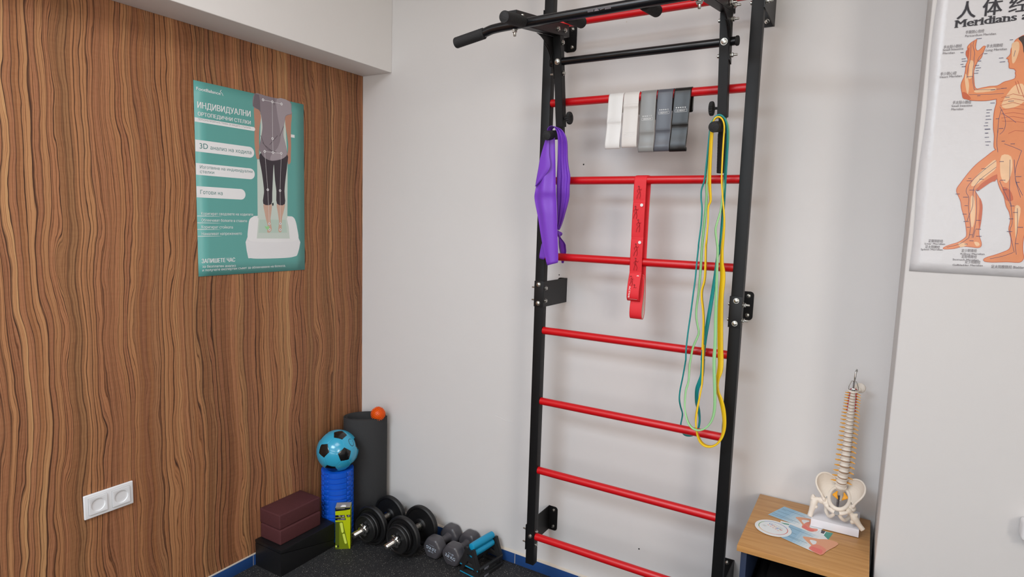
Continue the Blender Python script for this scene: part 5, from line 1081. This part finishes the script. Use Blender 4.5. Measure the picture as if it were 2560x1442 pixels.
b.tube([c0+Vector((-.0125, 0, 0)), c0+Vector((-.0125, 0, .008)), c0+Vector((-.006, 0, .026)), c0+Vector((.006, 0, .026)), c0+Vector((.0125, 0, .008)), c0+Vector((.0125, 0, 0)), c0+Vector((.006, -.001, -.002)), c0+Vector((-.006, -.001, -.002))], .0012, 10, True)
b.box(c0+Vector((-.005, -.004, -.003)), c0+Vector((.005, .004, .004)), .001)
b.tube(catmull([c0+Vector((0, 0, .003)), c0+Vector((.001, 0, .022)), c0+Vector((.0015, 0, .036)), c0+Vector((.0025, .002, .052)), c0+Vector((.004, .010, .060)), c0+Vector((.005, .016, .054))], 5), [.0022]*10+[.0028]*8+[.0022]*8, 12)
b.build('hanger_hook', M['chrome'], root)
# pelvis: brim ring, iliac wings, pubic arch blended into one bone, turned a little to the left
b = MB(); cx = 2.0995; PC = Vector((cx, -.105, 0)); PT = Matrix.Rotation(R(-3), 3, 'Z')
def T(p): p = Vector(p); return PT @ (p-PC) + PC
brim = [T((cx+.0275*math.sin(a), -.126-.038*math.cos(a), .664-.020*math.cos(a))) for a in [2*PI*k/24 for k in range(24)]]
b.tube(brim, [.0052+.0012*math.cos(2*PI*k/24) for k in range(24)], 12, True)
for sd in (-1, 1):
    crest = catmull([(cx+sd*.056, -.150, .686), (cx+sd*.064, -.140, .700), (cx+sd*.064, -.124, .714), (cx+sd*.054, -.108, .723), (cx+sd*.038, -.095, .722), (cx+sd*.022, -.087, .712), (cx+sd*.014, -.086, .700)], 4)
    root_ = catmull([(cx+sd*.036, -.140, .660), (cx+sd*.034, -.134, .663), (cx+sd*.031, -.124, .666), (cx+sd*.029, -.115, .669), (cx+sd*.026, -.106, .674), (cx+sd*.020, -.097, .680), (cx+sd*.014, -.091, .686)], 4)
    g1 = []
    for j in range(9):
        v = j/8; g1.append([c_.lerp(r_, 1-v) + Vector((sd*.004, .012, -.006))*math.sin(PI*v) for c_, r_ in zip(crest, root_)])
    nn = [[[T(q+Vector((sd*off*.6, off, -off*.5))) for q in row] for row in g1] for off in (-.0018, .0018)]
    b.grid(nn[0]); b.grid([list(reversed(r_)) for r_ in nn[1]])
    for e in ([nn[0][-1], nn[1][-1]], [nn[0][0], nn[1][0]], [[r_[0] for r_ in nn[0]], [r_[0] for r_ in nn[1]]], [[r_[-1] for r_ in nn[0]], [r_[-1] for r_ in nn[1]]]): b.grid(e)
    b.tube([T(q) for q in crest], .0030, 10)
    b.tube([T(q) for q in catmull([crest[0], (cx+sd*.046, -.150, .672), (cx+sd*.040, -.148, .660), (cx+sd*.036, -.143, .650)], 4)], [.0032]*4+[.0038]*4+[.0055]*4+[.0075], 10)
    hip = Vector((cx+sd*.036, -.138, .647)); b.sphere(T(hip), .0115, 18)
    b.tube([T(q) for q in catmull([hip, (cx+sd*.026, -.153, .638), (cx+sd*.012, -.163, .633), (cx, -.165, .632)], 4)], [.0078]*4+[.0055]*8+[.0055], 12)
    b.tube([T(q) for q in catmull([(cx+sd*.005, -.164, .631), (cx+sd*.013, -.158, .617), (cx+sd*.022, -.145, .609), (cx+sd*.031, -.130, .616), (cx+sd*.034, -.127, .636)], 4)], [.0052]*5+[.0054]*6+[.006]*6, 12)
sac = [T(q) for q in catmull([(cx, -.100, .694), (cx, -.092, .680), (cx, -.085, .664), (cx, -.086, .650), (cx, -.092, .640)], 4)]
b.tube(sac, [.0165-.0125*i/(len(sac)-1) for i in range(len(sac))], 14)
b.build('pelvis', M['bone'], root, ang=180, fix=True, mods=(('REMESH', dict(mode='VOXEL', voxel_size=.0010)), ('SMOOTH', dict(factor=.5, iterations=5))))
b = MB(); pd = PT @ Vector((0, -.8, .6)); b.lathe([(.0070, 0), (.0070, .0012), (.006, .0016)], T((cx, -.1695, .634)), pd, 22); b.build('pubic_disc', M['lgrey'], root)
cx = 2.1005
for sd in (-1, 1):
    for k in range(6):
        b = MB(); q = Vector((cx+sd*.009, -.106, .676)); b.tube(catmull([q, q+Vector((sd*(.001+.0016*k), -.008, -.008)), q+Vector((sd*(.000+.0026*k-.003), -.012, -.020+.0016*k))], 3), [.0016]*3+[.0022]*3+[.0010], 8); b.build('nerve', M['nerve'], root)
def femur(hip, pts, rad):
    b = MB(); b.sphere(hip, .0105, 20); b.tube(catmull(pts, 6), rad, 16); tr = Vector(pts[2]); 
    return b
hl = Vector((cx-.0435, -.140, .644))
for sd, hip, nk, sh_, ends in ((-1, Vector((2.0515, -.140, .650)), Vector((2.041, -.142, .652)), Vector((2.034, -.143, .645)), [(2.031, -.146, .628), (2.028, -.148, .612), (2.0255, -.150, .5985), (2.0245, -.151, .5945)]),
                            (1, Vector((2.126, -.150, .641)), Vector((2.134, -.152, .634)), Vector((2.141, -.154, .626)), [(2.149, -.156, .617), (2.157, -.158, .608), (2.165, -.160, .600), (2.1675, -.1605, .5975)])):
    b = MB(); b.sphere(hip, .0102, 20)
    P = catmull([hip, nk, sh_]+[Vector(e) for e in ends], 5); n = len(P)
    rd = []
    for i in range(n):
        t = i/(n-1); rd.append(.0065 if t < .2 else (.0065+.0042*math.sin(min(1, (t-.2)/.2)*PI/2) if t < .4 else .0107-.0032*min(1, (t-.4)/.25) if t < .93 else .0075-.004*(t-.93)/.07))
    b.tube(P, rd, 16)
    if sd < 0: b.tube(catmull([sh_+Vector((-.001, 0, -.002)), sh_+Vector((-.006, 0, .010)), sh_+Vector((-.001, 0, .0165))], 4), [.008]*4+[.006]*4+[.0045], 12); b.sphere(sh_+Vector((.005, -.004, -.016)), .0058, 12)
    else: b.tube(catmull([sh_, sh_+Vector((.004, 0, .008)), sh_+Vector((.009, 0, .008))], 4), [.008]*4+[.0062]*4+[.005], 12); b.sphere(sh_+Vector((-.003, -.004, -.013)), .0065, 12)
    b.build('femur', M['bone2'] if sd > 0 else M['bone'], root, ang=180, mods=(('REMESH', dict(mode='VOXEL', voxel_size=.0011)), ('SMOOTH', dict(factor=.5, iterations=4))))
